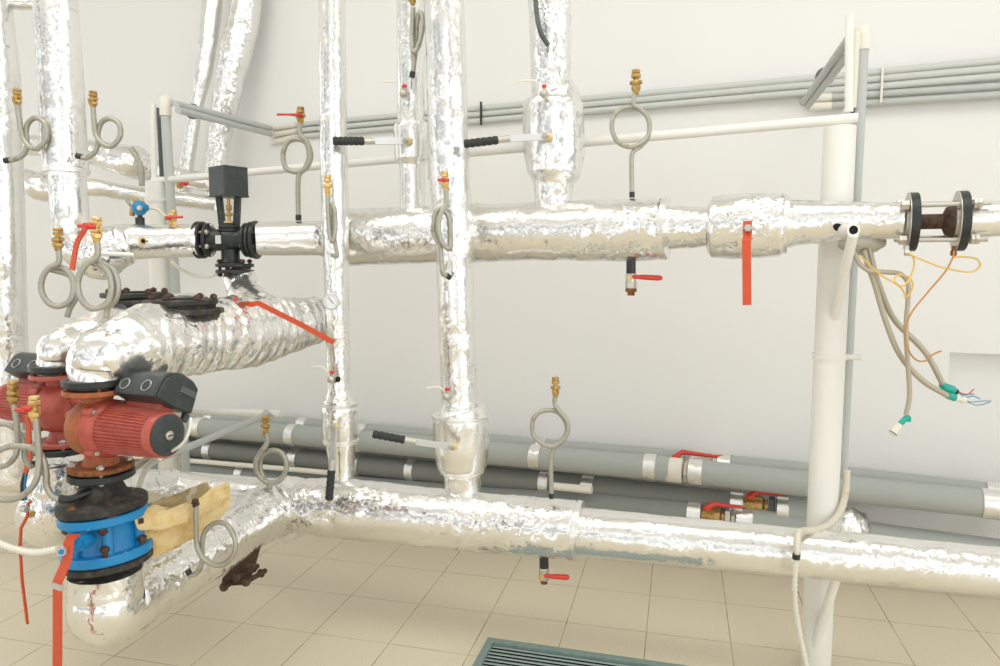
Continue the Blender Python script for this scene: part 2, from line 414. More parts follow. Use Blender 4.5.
pipe('slim foil riser with bottom valve bulge standing on the header behind the centre riser',
     [(410, -40, 3.5, 13.5), (411, 40, 3.5, 13.5), (411, 118, 3.5, 13), (411, 126, 3.5, 17), (412, 140, 3.5, 17.5), (412, 158, 3.5, 17), (412.5, 170, 3.5, 12.5), (413, 215, 3.5, 12.5)], cr=.0025)
pipe('thick foil riser with bulging valve jacket standing on the header right of centre',
     [(548, -40, 3.27, 20), (550, 30, 3.27, 20), (551, 88, 3.27, 19), (553, 98, 3.27, 26), (553, 110, 3.27, 30), (554, 150, 3.27, 30), (554, 172, 3.27, 27), (553, 186, 3.27, 19), (553, 207, 3.27, 18)], cr=.0045, m=FOILW)
# lower header
lo = pipe('long low foil pipe running right above the tiled floor to the photo edge',
     [Lw(576, 531.5, 25), Lw(700, 543, 24.5), Lw(838, 556, 25), Lw(1000, 571.5, 25), Lw(1080, 579, 25)], cr=.003, m=FOIL, smooth=False)
lo2 = pipe('wrinkled thick section of the low foil pipe under the two tall risers',
     [Lw(296, 503, 22), Lw(306, 505, 28), Lw(330, 507, 30), Lw(420, 516, 30), Lw(500, 524, 30), Lw(574, 530, 30.5), Lw(578, 530.5, 27)], cr=.0065, m=FOILW, smooth=False)
jacket('foil_collar', [Lw(574, 530, 31), Lw(579, 531, 31)], m=TAPE, parent=lo2, cr=.002)
# perpendicular lower pipe towards the blue valve
lp = pipe('low crumpled foil pipe coming forward from the corner to the blue valve',
     [(300, 499, 3.56, 25), (284, 507, 3.5, 28), (262, 515, 3.34, 29), (240, 528, 3.2, 29), (215, 543, 3.04, 32), (180, 562, 2.86, 36), (145, 583, 2.68, 38), (119, 603, 2.54, 39), (108, 606, 2.48, 38), (107, 592, 2.48, 36), (106, 570, 2.48, 35)], cr=.006, m=FOILW)
pipe('smooth foil pipe continuing left behind the pump, low above the floor', [(-60, 470, 4.2, 17), (60, 478, 4.0, 18), (150, 487, 3.8, 18), (300, 499, 3.56, 19)], m=FOILS, cr=.003, smooth=False)
jacket('corner_wrap', [(296, 492, 3.6, 22), (292, 505, 3.52, 31), (284, 509, 3.46, 33), (276, 513, 3.42, 33)], parent=lp, cr=.009)
# perpendicular upper pipe with elbow to the pump
pipe('big crumpled foil pipe with elbow leading back from the top of the near pump',
     [(99, 384, 2.5, 27), (98, 366, 2.5, 28), (100, 357, 2.5, 29), (110, 353, 2.52, 31), (124, 349, 2.57, 37), (145, 345, 2.66, 40.5), (170, 340, 2.78, 39), (200, 337, 2.93, 36.5), (235, 333, 3.1, 36), (262, 330, 3.26, 33), (290, 325, 3.42, 27), (318, 320, 3.58, 22)], cr=.010, m=FOILW, ds=.008, n=72, wrap=.0035)
pipe('foil elbow over the far pump, left of the big crumpled pipe', [(60, 374, 2.87, 20), (60, 358, 2.87, 20), (62, 349, 2.87, 21), (74, 344, 2.93, 23), (100, 334, 3.02, 24), (150, 318, 3.3, 24), (200, 314, 3.55, 21)], cr=.005, m=FOIL)
pipe('crumpled foil branch dropping from the control valve into the big pipe', [(239, 276, 3.66, 15), (242, 290, 3.6, 15), (250, 302, 3.5, 18), (266, 318, 3.38, 21)], cr=.009, m=FOILW)
pipe('dirty foil elbow under the far pump, behind the orange levers', [(55, 462, 2.87, 24), (54, 490, 2.87, 27), (52, 512, 2.87, 32), (58, 516, 2.95, 33), (80, 505, 3.1, 31), (120, 495, 3.4, 25), (170, 488, 3.75, 20)], cr=.007, m=FOILW)
# far pipes on the wall, left
pipe('upper thin foil pipe on the wall at left, ending in a bulge by the posts', [(-30, 140, 5.3, 10), (60, 148, 5.3, 10), (95, 153, 5.3, 12), (115, 158, 5.3, 14), (135, 163, 5.3, 16), (150, 170, 5.4, 12), (185, 178, 5.5, 9), (215, 184, 5.6, 9)], cr=.008, m=FOILW)
pipe('lower thin foil pipe on the wall at left, crossing behind two risers', [(-30, 172, 5.3, 9), (20, 179, 5.3, 11), (40, 186, 5.3, 14), (52, 189, 5.3, 13), (90, 187, 5.3, 8.5), (130, 193, 5.4, 8), (215, 204, 5.6, 7)], cr=.006, m=FOIL)
pipe('slender foil hose hanging down the wall, left one of the pair', [(216, -40, 5.75, 9), (212, 10, 5.75, 9), (205, 65, 5.75, 8), (196, 110, 5.75, 6), (187, 162, 5.75, 6.5), (184, 200, 5.75, 6)], cr=.006)
pipe('wider foil hose hanging down the wall, right one of the pair', [(250, -40, 5.7, 14), (246, 10, 5.7, 14), (237, 50, 5.7, 15), (228, 90, 5.7, 13), (221, 130, 5.7, 11), (216, 165, 5.7, 10), (213, 210, 5.7, 9)], cr=.008, m=FOILW)
pipe('short level foil pipe at the top left corner between two risers', [(-20, 2, 3.8, 6), (40, 4, 3.75, 6)], cr=.003)

# ---------------------------------------------------------------- bottom grey pipes along the wall
def wp(x, y, off, r): D = wallD(x, off); return (x, y, D, r*wallD(400, off)/wallD(400, off))
GREYM = mat('mid_grey_foam', (.27, .29, .275), .88, bump=(200, .3, .002), spec=.2)
def greypipe(label, pts, off, r_m, m, bands, group=None):
    p3 = [P(x, y, wallD(x, off)) for x, y in pts]
    o = M(); o.tube(p3, r_m, 28, ds=.2); ob = o.build('lagged_pipe', m); tag(ob, label, 'pipe')
    for (x, y, wpx) in bands:
        D0 = wallD(x, off); a = P(x, y, D0); dd = (P(x+10, y+ (pts[-1][1]-pts[0][1])/(pts[-1][0]-pts[0][0])*10, wallD(x+10, off))-a).normalized()
        hw = S(D0, wpx)/2*1.12
        # snap the band centre to the pipe's axis
        best = min(((a-(p3[i]+(p3[i+1]-p3[i])*max(0, min(1, (a-p3[i]).dot(p3[i+1]-p3[i])/(p3[i+1]-p3[i]).length_squared)))), i) for i in range(len(p3)-1)) if False else None
        for i in range(len(p3)-1):
            e = p3[i+1]-p3[i]; t = (a-p3[i]).dot(e)/e.length_squared
            if -.01 <= t <= 1.01: a = p3[i]+e*t; dd = e.normalized(); break
        o = M(); o.tube([a-dd*hw, a+dd*hw], r_m+.006, 28, cr=.002, ds=.02)
        # band is a part of its pipe
        ob2 = o.build('foil_band', TAPE, ob, angle=60)
    return ob
greypipe('thin pale grey lagged pipe topmost against the wall, seen just above the main grey one', [(150, 416), (215, 420), (300, 425), (492, 443), (655, 457), (684, 460)], .10, .058, GREYP, [(212, 420, 8), (304, 426, 9), (364, 431, 8), (542, 448, 8)])
greypipe('thin pale grey lagged pipe topmost against the wall, right of the red handled valve', [(722, 464), (850, 477), (1000, 494), (1060, 501)], .10, .058, GREYP, [(724, 464, 11), (993, 493, 12)])
greypipe('main light grey lagged pipe along the wall, from the pump to the plastic coupling', [(110, 419), (200, 427.5), (290, 434.5), (375, 442), (490, 453), (600, 463), (670, 469)], .30, .08, GREYP, [(201, 427.5, 9), (294, 435, 9), (359, 440.5, 8), (537, 457.5, 10), (651, 467.5, 11)])
greypipe('main light grey lagged pipe along the wall, right of the plastic coupling', [(688, 471), (760, 479), (850, 489), (984, 503.5), (1060, 512)], .30, .075, GREYP, [(696, 473, 12), (990, 504, 14)])
greypipe('dark grey lagged pipe under the main light grey one, left of the brass valve', [(110, 440), (200, 449), (330, 462), (470, 476), (560, 484), (742, 505)], .22, .08, GREYD, [(212, 450, 8), (297, 459, 9), (358, 465, 9), (413, 470, 8), (546, 484, 9), (589, 488, 11), (737, 504, 11)])
greypipe('dark grey lagged pipe under the main light grey one, right of the brass valve', [(778, 509), (810, 512), (850, 524), (880, 548)], .22, .082, GREYP, [(783, 510, 10)])
greypipe('lowest lagged pipe just above the floor along the wall, left of its valve', [(110, 460), (200, 470), (300, 482), (400, 491), (490, 499), (600, 506), (698, 516)], .30, .083, GREYM, [(244, 475, 8), (695, 515.5, 12)])
greypipe('lowest lagged pipe just above the floor along the wall, right of its valve', [(748, 521), (830, 530), (900, 541), (1040, 560)], .26, .083, GREYP, [(745, 521, 14)])
greypipe('narrow pale pipe resting between the two dark lagged pipes at left', [(110, 455), (200, 461.5), (300, 470), (332, 473)], .40, .02, CREAM, [])
# red handled valves on them
def linevalve(label, x, y, D, rpx, body, lever, w=36, metal=BRASS):
    c = P(x, y, D); root = thing('ball_valve', c, label, 'valve'); o = M()
    a = S(D, 1)
    o.lathe(c, WD, [(-w*.5*a, rpx*.62*a), (-w*.34*a, rpx*.62*a), (-w*.34*a, rpx*.8*a), (-w*.2*a, rpx*.85*a), (-.1*w*a, rpx*.9*a), (w*.06*a, rpx*.85*a), (w*.12*a, rpx*.6*a), (w*.2*a, rpx*.6*a)], 16)
    o.build('valve_body', metal, root)
    o = M(); o.hexnut(c+WD*w*.3*a, WD, w*.16*a, rpx*.95*a); o.hexnut(c+WD*w*.46*a, WD, w*.12*a, rpx*.8*a, .4); o.build('union_nut', body, root)
    o = M(); pts = [P(q[0], q[1], D-.05) for q in lever]; o.tube(pts, [a*3.4, a*2.6]+[a*1.7]*(len(pts)-2), 10); o.cyl(pts[0], UP, a*4, a*4.2, 12, ch=a)
    o.build('lever', REDH, root); return root
linevalve('small red levered valve on the topmost pipe behind the cream coupling', 706, 461, wallD(706, .10), 9, CREAM, [(676, 457), (682, 452), (712, 456), (733, 457)], 30, CREAM)
linevalve('brass ball valve with dark red lever in the dark grey lagged pipe', 760, 506, wallD(755, .22), 12, DARKG, [(750, 496), (757, 492), (775, 494), (786, 495)], 38)
linevalve('brass ball valve with red lever in the lowest pipe, left of the other one', 718, 517, wallD(718, .33), 11, STEEL, [(707, 508), (714, 504), (730, 506), (742, 507)], 32)
c = P(679, 470.5, wallD(679, .30)); cp = thing('pipe_coupling', c, 'cream plastic coupling joining the main grey lagged pipes', 'coupling')
o = M(); o.lathe(c, WD, [(-.075, .06), (-.07, .078), (.02, .078), (.025, .066)], 24); o.build('coupling_body', CREAM, cp)
o = M(); o.hexnut(c+WD*.05, WD, .035, .07); o.build('coupling_nut', FLEXC, cp)
o = M(); o.tube([P(552, 486, wallD(552, .40)), P(592, 490, wallD(592, .40))], .026, 16); tag(o.build('pipe_offcut', CREAM), 'short pale pipe piece lying along the dark lagged pipe right of centre', 'pipe')
o = M(); o.sphere(P(848, 530, wallD(848, .35)), .12, 28, (1, .8, 1.1))
o.v = [v+(v-P(848, 530, wallD(848, .35))).normalized()*crk(v*1.5, .035) for v in o.v]; tag(o.build('foil_bundle', FOILW), 'crumpled foil bundle behind the low pipe right of the white post', 'foil')

# ---------------------------------------------------------------- conduits on the wall
def cond(label, pts, r, m, name='wall_conduit', group=None, caps=()):
    p3 = [P(*q) for q in pts]; o = M(); o.tube(p3, r, 16); ob = o.build(name, m); tag(ob, label, 'conduit', group); return ob
rows = [(125, 84, 60, 84), (131, 90, 68, 92), (137, 97, 76.5, 100)]
nm = ['topmost', 'second', 'third']
for i, (yl, ym, yr, _) in enumerate(rows):
    ob = cond('%s of the long pale conduits rising along the upper wall' % nm[i], [(292, yl, wallD(292, .04)), (750, ym, wallD(750, .04)), (1060, yr-5.3, wallD(1060, .04))], .0195, GREYL)
    a, b = P(272, yl+3+i*1.2, wallD(272, .05)), P(296, yl, wallD(296, .04)); o = M(); o.tube([a, b], .0215, 16); o.build('end_sleeve', CREAM, ob)
for i, (ya, yb, t) in enumerate(((97.5, 86, 'upper'), (106, 94.5, 'lower'))):
    ob = cond('%s of the two short grey conduits below the long ones at right' % t, [(822, ya, wallD(822, .04)), (1000, yb, wallD(1000, .04)), (1060, yb-4, wallD(1060, .04))], .0195, GREYT)
    a, b = P(808, ya+1, wallD(808, .06)), P(831, ya-.5, wallD(831, .04)); o = M(); o.tube([a, b], .023, 16); o.build('end_sleeve', CREAM, ob)
for x, ys in ((481, (104, 123)), (882, (68, 100))):
    o = M(); a, b = P(x, ys[0], wallD(x, .07)), P(x, ys[1], wallD(x, .07)); o.box((a+b)/2, WD, WN, UP, .012, .012, (a-b).length+.03)
    tag(o.build('conduit_clip', BLACK if x < 500 else CREAM), 'black strap clip across the wall conduits right of the centre riser' if x < 500 else 'pale strap clip across the five wall conduits at right', 'clip')
kx = 2.97*2103
def R_D(x): return kx/(x+1265)
cond('upper grey conduit slanting from the left post back to the wall', [(176, 104, R_D(176)-.05), (270, 128, wallD(270, .1))], .021, GREYT)
cond('lower grey conduit slanting from the left post back to the wall', [(178, 110, R_D(178)-.05), (270, 134, wallD(270, .1))], .021, GREYT)
cond('left grey conduit slanting from the right post top to the wall', [(852, 34, 3.12), (803, 103, wallD(803, .1))], .019, GREYT)
cond('right grey conduit slanting from the right post top to the wall', [(858, 42, 3.15), (808, 106, wallD(808, .1))], .019, GREYT)
for nmx, x0, y0, D0, lab in (('a', 216, 116, 0, 'dark clip around the slanting conduits at left'), ('b', 828, 73, 0, 'dark clip around the slanting conduits at right')):
    if nmx == 'a': a = P(193, 111.5, 4.65); ax = (P(270, 131, wallD(270, .1))-P(176, 107, R_D(176)-.05)).normalized()
    else: a = P(825, 76.5, 3.85); ax = (P(805, 104, wallD(805, .1))-P(856, 36, 3.13)).normalized()
    o = M(); o.lathe(a, ax, [(-.006, .048), (.006, .048)], 20); tag(o.build('conduit_clip', DARKG), lab, 'clip')
# drops down the posts
def drop(label, x0, y0, x1, y1, r, m, D0, capy=None, D1=None):
    a, b = P(x0, y0, D0), P(x1, y1, D0); b = Vector((a.x+(b.x-a.x), a.y, b.z)); o = M(); o.tube([a, b], r, 16); ob = o.build('post_conduit', m); tag(ob, label, 'conduit')
    if capy:
        o = M(); c = P(x0+(x1-x0)*(capy-y0)/(y1-y0), capy, D0); o.tube([c, c.lerp(a, .9), a+UP*r*.6, a+UP*r*1.1-WN*.03+WD*-.02, a+UP*r*1.1-WN*.07-WD*.04], r*1.18, 16); o.build('elbow_sleeve', CREAM, ob)
    return ob
drop('wide grey conduit down the right white post', 864, 34, 842, 478, .021, GREYT, 3.02, 50)
drop('narrow pale conduit between white bar top and grey one on right post', 857, 32, 853, 108, .014, CREAM, 3.02)
drop('dark narrow conduit tucked behind the right white post', 853.5, 108, 837.5, 478, .012, DARKG, 3.05)
drop('wide grey conduit down the left white post', 165, 104, 186, 480, .028, GREYT, 4.36, 116)
drop('narrow grey conduit beside the left white post', 158.5, 108, 177, 480, .014, DARKG, 4.5)

# ---------------------------------------------------------------- rack
def post(label, xt, yt, xb, D, r, thin):
    a = P(xt, yt, D); o = M(); o.tube([Vector((a.x, a.y, 0)), a], r, 28); root = o.build('rack_post', WHITE); tag(root, label, 'post'); ROOTLOC[root.name] = ROOTLOC[root.name]
    return root
pr = post('white round steel post at right, from floor to crossbar', 840, 127, 818, 2.97, .062, 0)
pl = post('white round steel post at left behind the control valve', 156, 182, 170, R_D(156), .062, 0)
o = M(); a = P(849, 112, 2.97); o.tube([a, P(849.5, 15, 2.97)], .0165, 16); tag(o.build('upright_tube', WHITE), 'thin white upright tube standing on the right end of the crossbar', 'tube')
o = M(); a = P(154.5, 180, R_D(155)); o.tube([a, P(153, 104, R_D(155))], .018, 16); tag(o.build('upright_tube', WHITE), 'thin white upright tube standing on the left end of the crossbar', 'tube')
o = M(); o.tube([P(153, 181, R_D(153)), P(858, 118, R_D(858))], .021, 20); tag(o.build('crossbar', WHITE), 'long white tube crossbar lying across the tops of both posts', 'crossbar')
for pr_, x, y, D, r in ((pr, 829, 356, 2.97, .068), (pr, 868, 112, 0, 0), (pl, 160, 200, R_D(158), .068)):
    if D:
        c = P(x, y, D); base = ROOTLOC[pr_.name]; c = Vector((base.x, base.y, c.z)); o = M(); o.lathe(c, UP, [(-.012, r), (.012, r)], 28)
        o.tube([c+WD*r*.8, c+WD*(r+.05)], .012, 10); o.build('strap', CREAM if False else WHITE, pr_)
o = M(); c = P(860, 112, 3.1); o.box(c-WD*.03, WD, WN, UP, .075, .05, .022); tag(o.build('conduit_strap', WHITE), 'white strap holding conduits at the top of the right post', 'strap')
# brackets with brace
def bracket(label, tip, back, foot, D, Dp):
    a = P(tip[0], tip[1], D); b = P(back[0], back[1], Dp); f = P(foot[0], foot[1], Dp-.03)
    root = thing('pipe_bracket', a, label, 'bracket'); o = M(); o.tube([b, a], .024, 18); o.build('arm', WHITE, root)
    o = M(); o.tube([a-UP*.015, f], .0185, 18); o.build('brace', WHITE, root)
    d = (a-b).normalized(); o = M(); o.tube([a, a+d*.001], .0165, 18); o.build('hollow_end', DARK, root)  # black disc painting the shade inside the open tube end
bracket('white tube bracket poking out under the upper header at the right post', (853.5, 230), (818, 233), (833, 322), 2.65, 2.97)
bracket('white tube bracket under the low foil pipe at the right post', (838, 570), (828, 562), (814, 648), 2.78, 2.97)
# low left frame pieces
o = M(); o.tube([P(188, 411, 4.6), P(281, 414, 4.45)], .024, 18, True); tag(o.build('frame_bar', WHITE), 'short white tube end pointing right below the big crumpled foil pipe', 'tube')
o = M(); o.tube([P(268, 414.5, 3.9), P(196, 444, 3.3), P(122, 472, 2.85)], .017, 18); o.tube([P(266, 413, 3.93), P(270, 417, 3.87)], .02, 18)
tag(o.build('brace_tube', GREYT), 'grey tube slanting from beside the near pump up to the right', 'tube')
# niche duct low on right: tarred paper trough under the grey pipes

# floor grate
SLAT = mat('pale_green_grey_paint', (.34, .42, .40), .45)
g0 = G(488, 643); gu = (G(640, 665)-g0).normalized(); gv = Vector((gu.y, -gu.x, 0))
if gv.y > 0: gv = -gv
gt = thing('floor_grate', g0, 'green grey louvred metal grate lying on the tiles at bottom centre', 'grate')
Wd, Dp, fw, ht = .98, .5, .035, .03
o = M()
o.box(g0+gu*Wd/2+gv*fw/2+UP*ht/2, gu, gv, UP, Wd, fw, ht); o.box(g0+gu*Wd/2+gv*(Dp-fw/2)+UP*ht/2, gu, gv, UP, Wd, fw, ht)
o.box(g0+gu*fw/2+gv*Dp/2+UP*ht/2, gu, gv, UP, fw, Dp-2*fw, ht); o.box(g0+gu*(Wd-fw/2)+gv*Dp/2+UP*ht/2, gu, gv, UP, fw, Dp-2*fw, ht)
o.build('grate_frame', GRATE, gt, bevel=.002)
o = M(); o.box(g0+gu*Wd/2+gv*Dp/2+UP*.002, gu, gv, UP, Wd-.02, Dp-.02, .003); o.build('grate_gap_shade', DARK, gt)  # near-black sheet standing in for the shade between the slats
for i in range(16):
    c = g0+gu*Wd/2+gv*(fw+.016+i*.0275)+UP*.016; a2 = (gv*.94+UP*.33).normalized()
    if i*.0275+fw+.03 < Dp-fw:
        o = M(); o.box(c, gu, a2, gu.cross(a2), Wd-2*fw, .0285, .0025); o.build('slat', SLAT, gt)
# ---------------------------------------------------------------- circulation pumps
def ribbed(o, c, ax, t0, t1, r0, r1, nr=44, dep=.006):
    a = ax.cross(UP).normalized(); b = ax.cross(a); n = nr*4; prev = None
    for (t, r, q) in ((t0, r0-dep, 0), (t0+.002, r0, 1), (t1-.002, r1, 1), (t1, r1-dep, 0)):
        i0 = len(o.v)
        for k in range(n):
            rr = r if (k % 4 in (0, 1)) else r-dep*q
            th = 2*PI*k/n; o.v.append(c+ax*t+a*rr*math.cos(th)+b*rr*math.sin(th))
        if prev is not None:
            for k in range(n): o.f.append((prev+k, prev+(k+1) % n, i0+(k+1) % n, i0+k))
        else: o.f.append(tuple(i0+k for k in range(n)))
        prev = i0
    o.f.append(tuple(prev+k for k in range(n)))

def pump(label, C, ax, fm, boxside=1):
    root = thing('circulation_pump', C-UP*.19, label, 'pump')
    o = M(); flange(o, C+UP*.166, UP, .109, .024); flange(o, C+UP*.149, UP, .085, .014); o.build('counter_flange', BLACK, root)
    o = M(); flange(o, C+UP*.132, UP, .109, .018); o.build('pump_flange', fm, root)
    o = M(); flange(o, C-UP*.143, UP, .108, .018); o.build('pump_flange', RUST if fm is REDO else RED, root)
    o = M(); flange(o, C-UP*.172, UP, .110, .024); flange(o, C-UP*.157, UP, .09, .01); o.build('counter_flange', BLACK, root)
    bolts(root, C+UP*.145, UP, .088, 4, .011, .07, RUST, off=.6); bolts(root, C-UP*.155, UP, .088, 4, .012, .075, STEEL, off=.5)
    # volute with its necks
    o = M(); o.lathe(C, UP, [(-.135, .062), (-.10, .05), (-.06, .058), (0, .075), (.06, .058), (.10, .05), (.125, .062)], 28)
    o.lathe(C-ax*.03, ax, [(-.055, .03), (-.045, .075), (-.02, .098), (.02, .106), (.05, .106), (.055, .1)], 40)
    o.lathe(C-ax*.10+UP*.03, ax, [(-.05, .018), (0, .022), (.06, .03)], 16); o.lathe(C-ax*.09-UP*.03, ax, [(-.04, .02), (0, .022), (.05, .03)], 16)
    o.build('volute', REDO if fm is REDO else RED, root)
    o = M(); o.lathe(C, ax, [(.022, .1), (.026, .104), (.062, .104), (.068, .100), (.075, .094), (.08, .088)], 48)
    a = ax.cross(UP).normalized(); b = ax.cross(a)
    for k in range(4):
        t = PI/4+k*PI/2; p = C+ax*.048+a*.101*math.cos(t)+b*.101*math.sin(t); o.cyl(p, ax, .045, .017, 18, ch=.003)
    o.build('motor_flange', RED, root)
    for k in range(4):
        t = PI/4+k*PI/2; p = C+ax*.073+a*.101*math.cos(t)+b*.101*math.sin(t); o = M(); o.cyl(p, ax, .01, .009, 14, ch=.001); o.build('screw', STEEL, root)
    o = M(); ribbed(o, C, ax, .078, .298, .091, .080); mo = o.build('motor_housing', RED, root, angle=25)
    o = M(); o.lathe(C, ax, [(.29, .078), (.296, .0805), (.318, .0795), (.325, .076), (.326, .07)], 48); o.build('end_ring', RED, root)
    o = M(); o.lathe(C, ax, [(.325, .072), (.329, .072), (.331, .068), (.331, .02)], 48); o.build('end_cap', BLACKP, root)
    o = M(); o.lathe(C, ax, [(.330, .016), (.338, .016), (.34, .013)], 24); sc = o.build('centre_screw', STEEL, root)
    o = M(); o.box(C+ax*.341, a, b, ax, .022, .003, .002); o.build('screw_slot', DARK, root)
    # terminal box, tilted back over the motor
    n = -WN; ang = math.radians(30); e1 = (n*math.cos(ang)-UP*math.sin(ang)); e2 = (UP*math.cos(ang)+n*math.sin(ang))
    B = C+UP*.092+n*.040
    def bp(t, u, v): return B+ax*t+e1*u+e2*v
    prof = [(-.085, .005), (-.074, .080), (-.05, .105), (.0, .122), (.06, .116), (.095, .098), (.105, .005), (.0, -.005)]
    o = M(); o.prism([bp(.112, u, v) for u, v in prof], ax*.190); bx = o.build('terminal_box', BLACKP, root, bevel=.006)
    o = M(); o.prism([bp(.297, u*.9+.002, v*.9+.004) for u, v in prof], ax*.012); o.build('box_cover', BLACKP, root, bevel=.003)
    o = M(); o.box(bp(.311, .045, .068), e1, e2, ax, .075, .022, .004); o.build('name_plate', DARKG, root)
    nf = (bp(.1, -.074, .080)-bp(.1, -.085, .005)).cross(ax).normalized()
    if nf.dot(WN) < 0: nf = -nf
    for t, m2 in ((.15, BLACKP), (.25, BLACKP)):
        o = M(); cc = bp(t, -.0805, .042); o.cyl(cc, nf, .008, .017, 24, ch=.002); o.build('knob', m2, root)
        o = M(); o.torus(cc+nf*.001, nf, .0195, .002); o.build('knob_ring', STEEL, root)
    o = M(); o.box(bp(.2, .01, -.012), ax, e1, e2, .16, .06, .07); o.build('box_foot', RED, root)
    o = M(); o.cyl(bp(.28, .10, -.012), e2, .03, .014, 16, ch=.002); o.build('cable_gland', BLACKP, root)
    return root, bp
C0 = P(99, 427, 2.5)
pump('near red circulation pump with ribbed motor and black end cap pointing right', C0, WD, REDO)
C1 = P(62, 407, 2.87)
pump('far red circulation pump, partly hidden, its ribbed motor pointing left out of the photo', C1, -WD, RED)

# ---------------------------------------------------------------- blue valve below the near pump
AX = (UP-WD*.075).normalized()
Bc = P(104, 514, 2.5)
def Q(t): return Bc+AX*t     # along the tilted valve axis
c1, c2 = Q(0), Q(-.134)
bv = thing('flanged_valve', Q(-.18), 'bright blue flanged valve with chipped paint under the near pump', 'valve')
o = M(); flange(o, c1, AX, .147, .032, .005); o.build('top_flange', BLUEC, bv)
o = M(); flange(o, c2, AX, .150, .034, .005); o.build('bottom_flange', BLUEC, bv)
o = M(); hh = (c1-c2).length; o.lathe(c2, AX, [(0, .118), (.03, .108), (hh-.03, .108), (hh, .118)], 40)
va = AX.cross(WN).normalized(); vb_ = AX.cross(va)
for k in range(6):
    t = .42+2*PI*k/6; dv = (va*math.cos(t)+vb_*math.sin(t))*.118; o.tube([c2+dv, c1+dv], .018, 14)
o.build('valve_body', BLUE, bv)
cf = Q(.040)
cn = thing('counter_cone', cf, 'black cast cone with wide flange between near pump and blue valve', 'flange')
o = M(); o.lathe(cf, AX, [(-.018, .144), (-.014, .148), (.012, .148), (.017, .142), (.024, .105), (.045, .082), (.08, .068), (.10, .064)], 40); o.build('cone_body', CAST, cn)
bolts(cn, cf, AX, .123, 6, .016, .05, RUST, off=.2)
cb = Q(-.168); o = M(); flange(o, cb, AX, .146, .026, .005); tag(o.build('counter_flange', CAST), 'black counter flange under the blue valve on the foil elbow', 'flange')
bolts(bv, c2+AX*.03, AX, .131, 6, .015, .06, RUSTD, off=-.05); bolts(bv, c1-AX*.022, AX, .131, 6, .014, .03, RUSTD, off=-.05)
sa, sb = P(88, 540, 2.37), P(68, 549, 2.24)
o = M(); o.tube([sa, sa.lerp(sb, .55)], .024, 20); o.tube([sa.lerp(sb, .5), sb], .015, 16); o.build('shaft_stub', BLUE, bv)
sd = (sb-sa).normalized()
lv = thing('valve_lever', sb, 'wide orange lever hanging from the blue valve past the bottom of the photo', 'lever')
o = M(); pts = [P(74, 535, 2.28), P(69, 541, 2.22), P(67, 560, 2.22), P(62, 572, 2.2), P(57.5, 582, 2.2), P(57.5, 640, 2.2), P(57, 720, 2.2)]
bar(o, pts, S(2.2, 12.5), .007, WD); o.build('lever_bar', ORANGE, lv, bevel=.0015)
o = M(); o.hexnut(sb+sd*.012, sd, .02, .017); o.cyl(sb+sd*.03, sd, .02, .013, 16); o.build('pivot_nut', ZINC, lv)
o = M(); o.cyl(sb+sd*.041, sd, .004, .009, 16); o.build('blue_plug', BLUEP, lv)
o = M(); bar(o, [P(57.5, 583, 2.2), P(57.5, 589, 2.2)], S(2.2, 14.5), .012, WD); o.build('clip', ZINC, lv)
lv = thing('valve_lever', P(28, 500, 2.6), 'narrow orange lever seen edge-on, hanging at the far left under the loops', 'lever')
o = M(); bar(o, [P(q[0], q[1], 2.6) for q in ((31, 501), (28, 504), (27.5, 516), (21, 528), (20, 545), (22, 580), (27.5, 624))], S(2.6, 2.6), .007, WD); o.build('lever_bar', ORANGE, lv)
o = M(); o.hexnut(P(24, 509, 2.58), WD, .03, .013); o.build('pivot_nut', ZINC, lv)
o = M(); o.hexnut(P(31, 514, 2.62), WD, .02, .014); o.build('brass_nut', BRASSB, lv)
lv = thing('valve_lever', P(29, 420, 2.72), 'short upright orange lever between the two brass cocks at left', 'lever')
o = M(); bar(o, [P(q[0], q[1], 2.72) for q in ((26, 415), (28.5, 425), (29.8, 460), (27, 467), (25, 476))], S(2.72, 6), .006, WD); o.build('lever_bar', ORANGE, lv)
o = M(); o.tube([P(25, 474, 2.7), P(22.5, 484, 2.7), P(23, 500, 2.7)], S(2.7, 2.2), 10); o.build('black_sleeve', BLACK, lv)
o = M(); o.tube([P(26, 474, 2.68), P(25, 486, 2.68), P(26, 500, 2.68)], S(2.7, 1.3), 10); o.build('blue_sleeve', BLUEP, lv)
def hose(label, pts, rpx, m, rib=.16, pitch=.009, cat='hose', name='flexible_hose', n=12, parent=None):
    p3 = catmull([P(*q) for q in pts], 10); q3 = [p3[0]]; L0 = 0
    for a, b in zip(p3, p3[1:]):
        k = max(1, round((b-a).length/(pitch/2)))
        q3 += [a.lerp(b, (j+1)/k) for j in range(k)]
    D = pts[0][2]; r = S(D, rpx); rs = [r*(1-(rib if i % 2 else 0)) for i in range(len(q3))]
    o = M(); o.tube(q3, rs, n); ob = o.build(name, m, parent, angle=80)
    if parent is None: tag(ob, label, cat)
    return ob
hose('white ribbed spring hose curving in from the left edge to the blue valve', [(-30, 525, 2.25), (-5, 541, 2.25), (15, 549, 2.24), (35, 552.5, 2.23), (58, 549, 2.22)], 4, CREAM, .3, .016)
o = M(); bar(o, [P(q[0], q[1], 3.05) for q in ((86, 228), (79, 238), (76, 246), (72, 270))], S(3.05, 6.5), .006, WD)
lv = thing('valve_lever', P(84, 232, 3.05), 'short orange lever hanging behind the two big siphon loops', 'lever'); o.build('lever_bar', ORANGE, lv)
o = M(); o.hexnut(P(77, 231, 3.03), WN, .015, .014); o.build('pivot_nut', ZINC, lv)
lv = thing('valve_lever', P(243, 301, 3.02), 'long thin orange lever slanting down across the big crumpled pipe', 'lever')
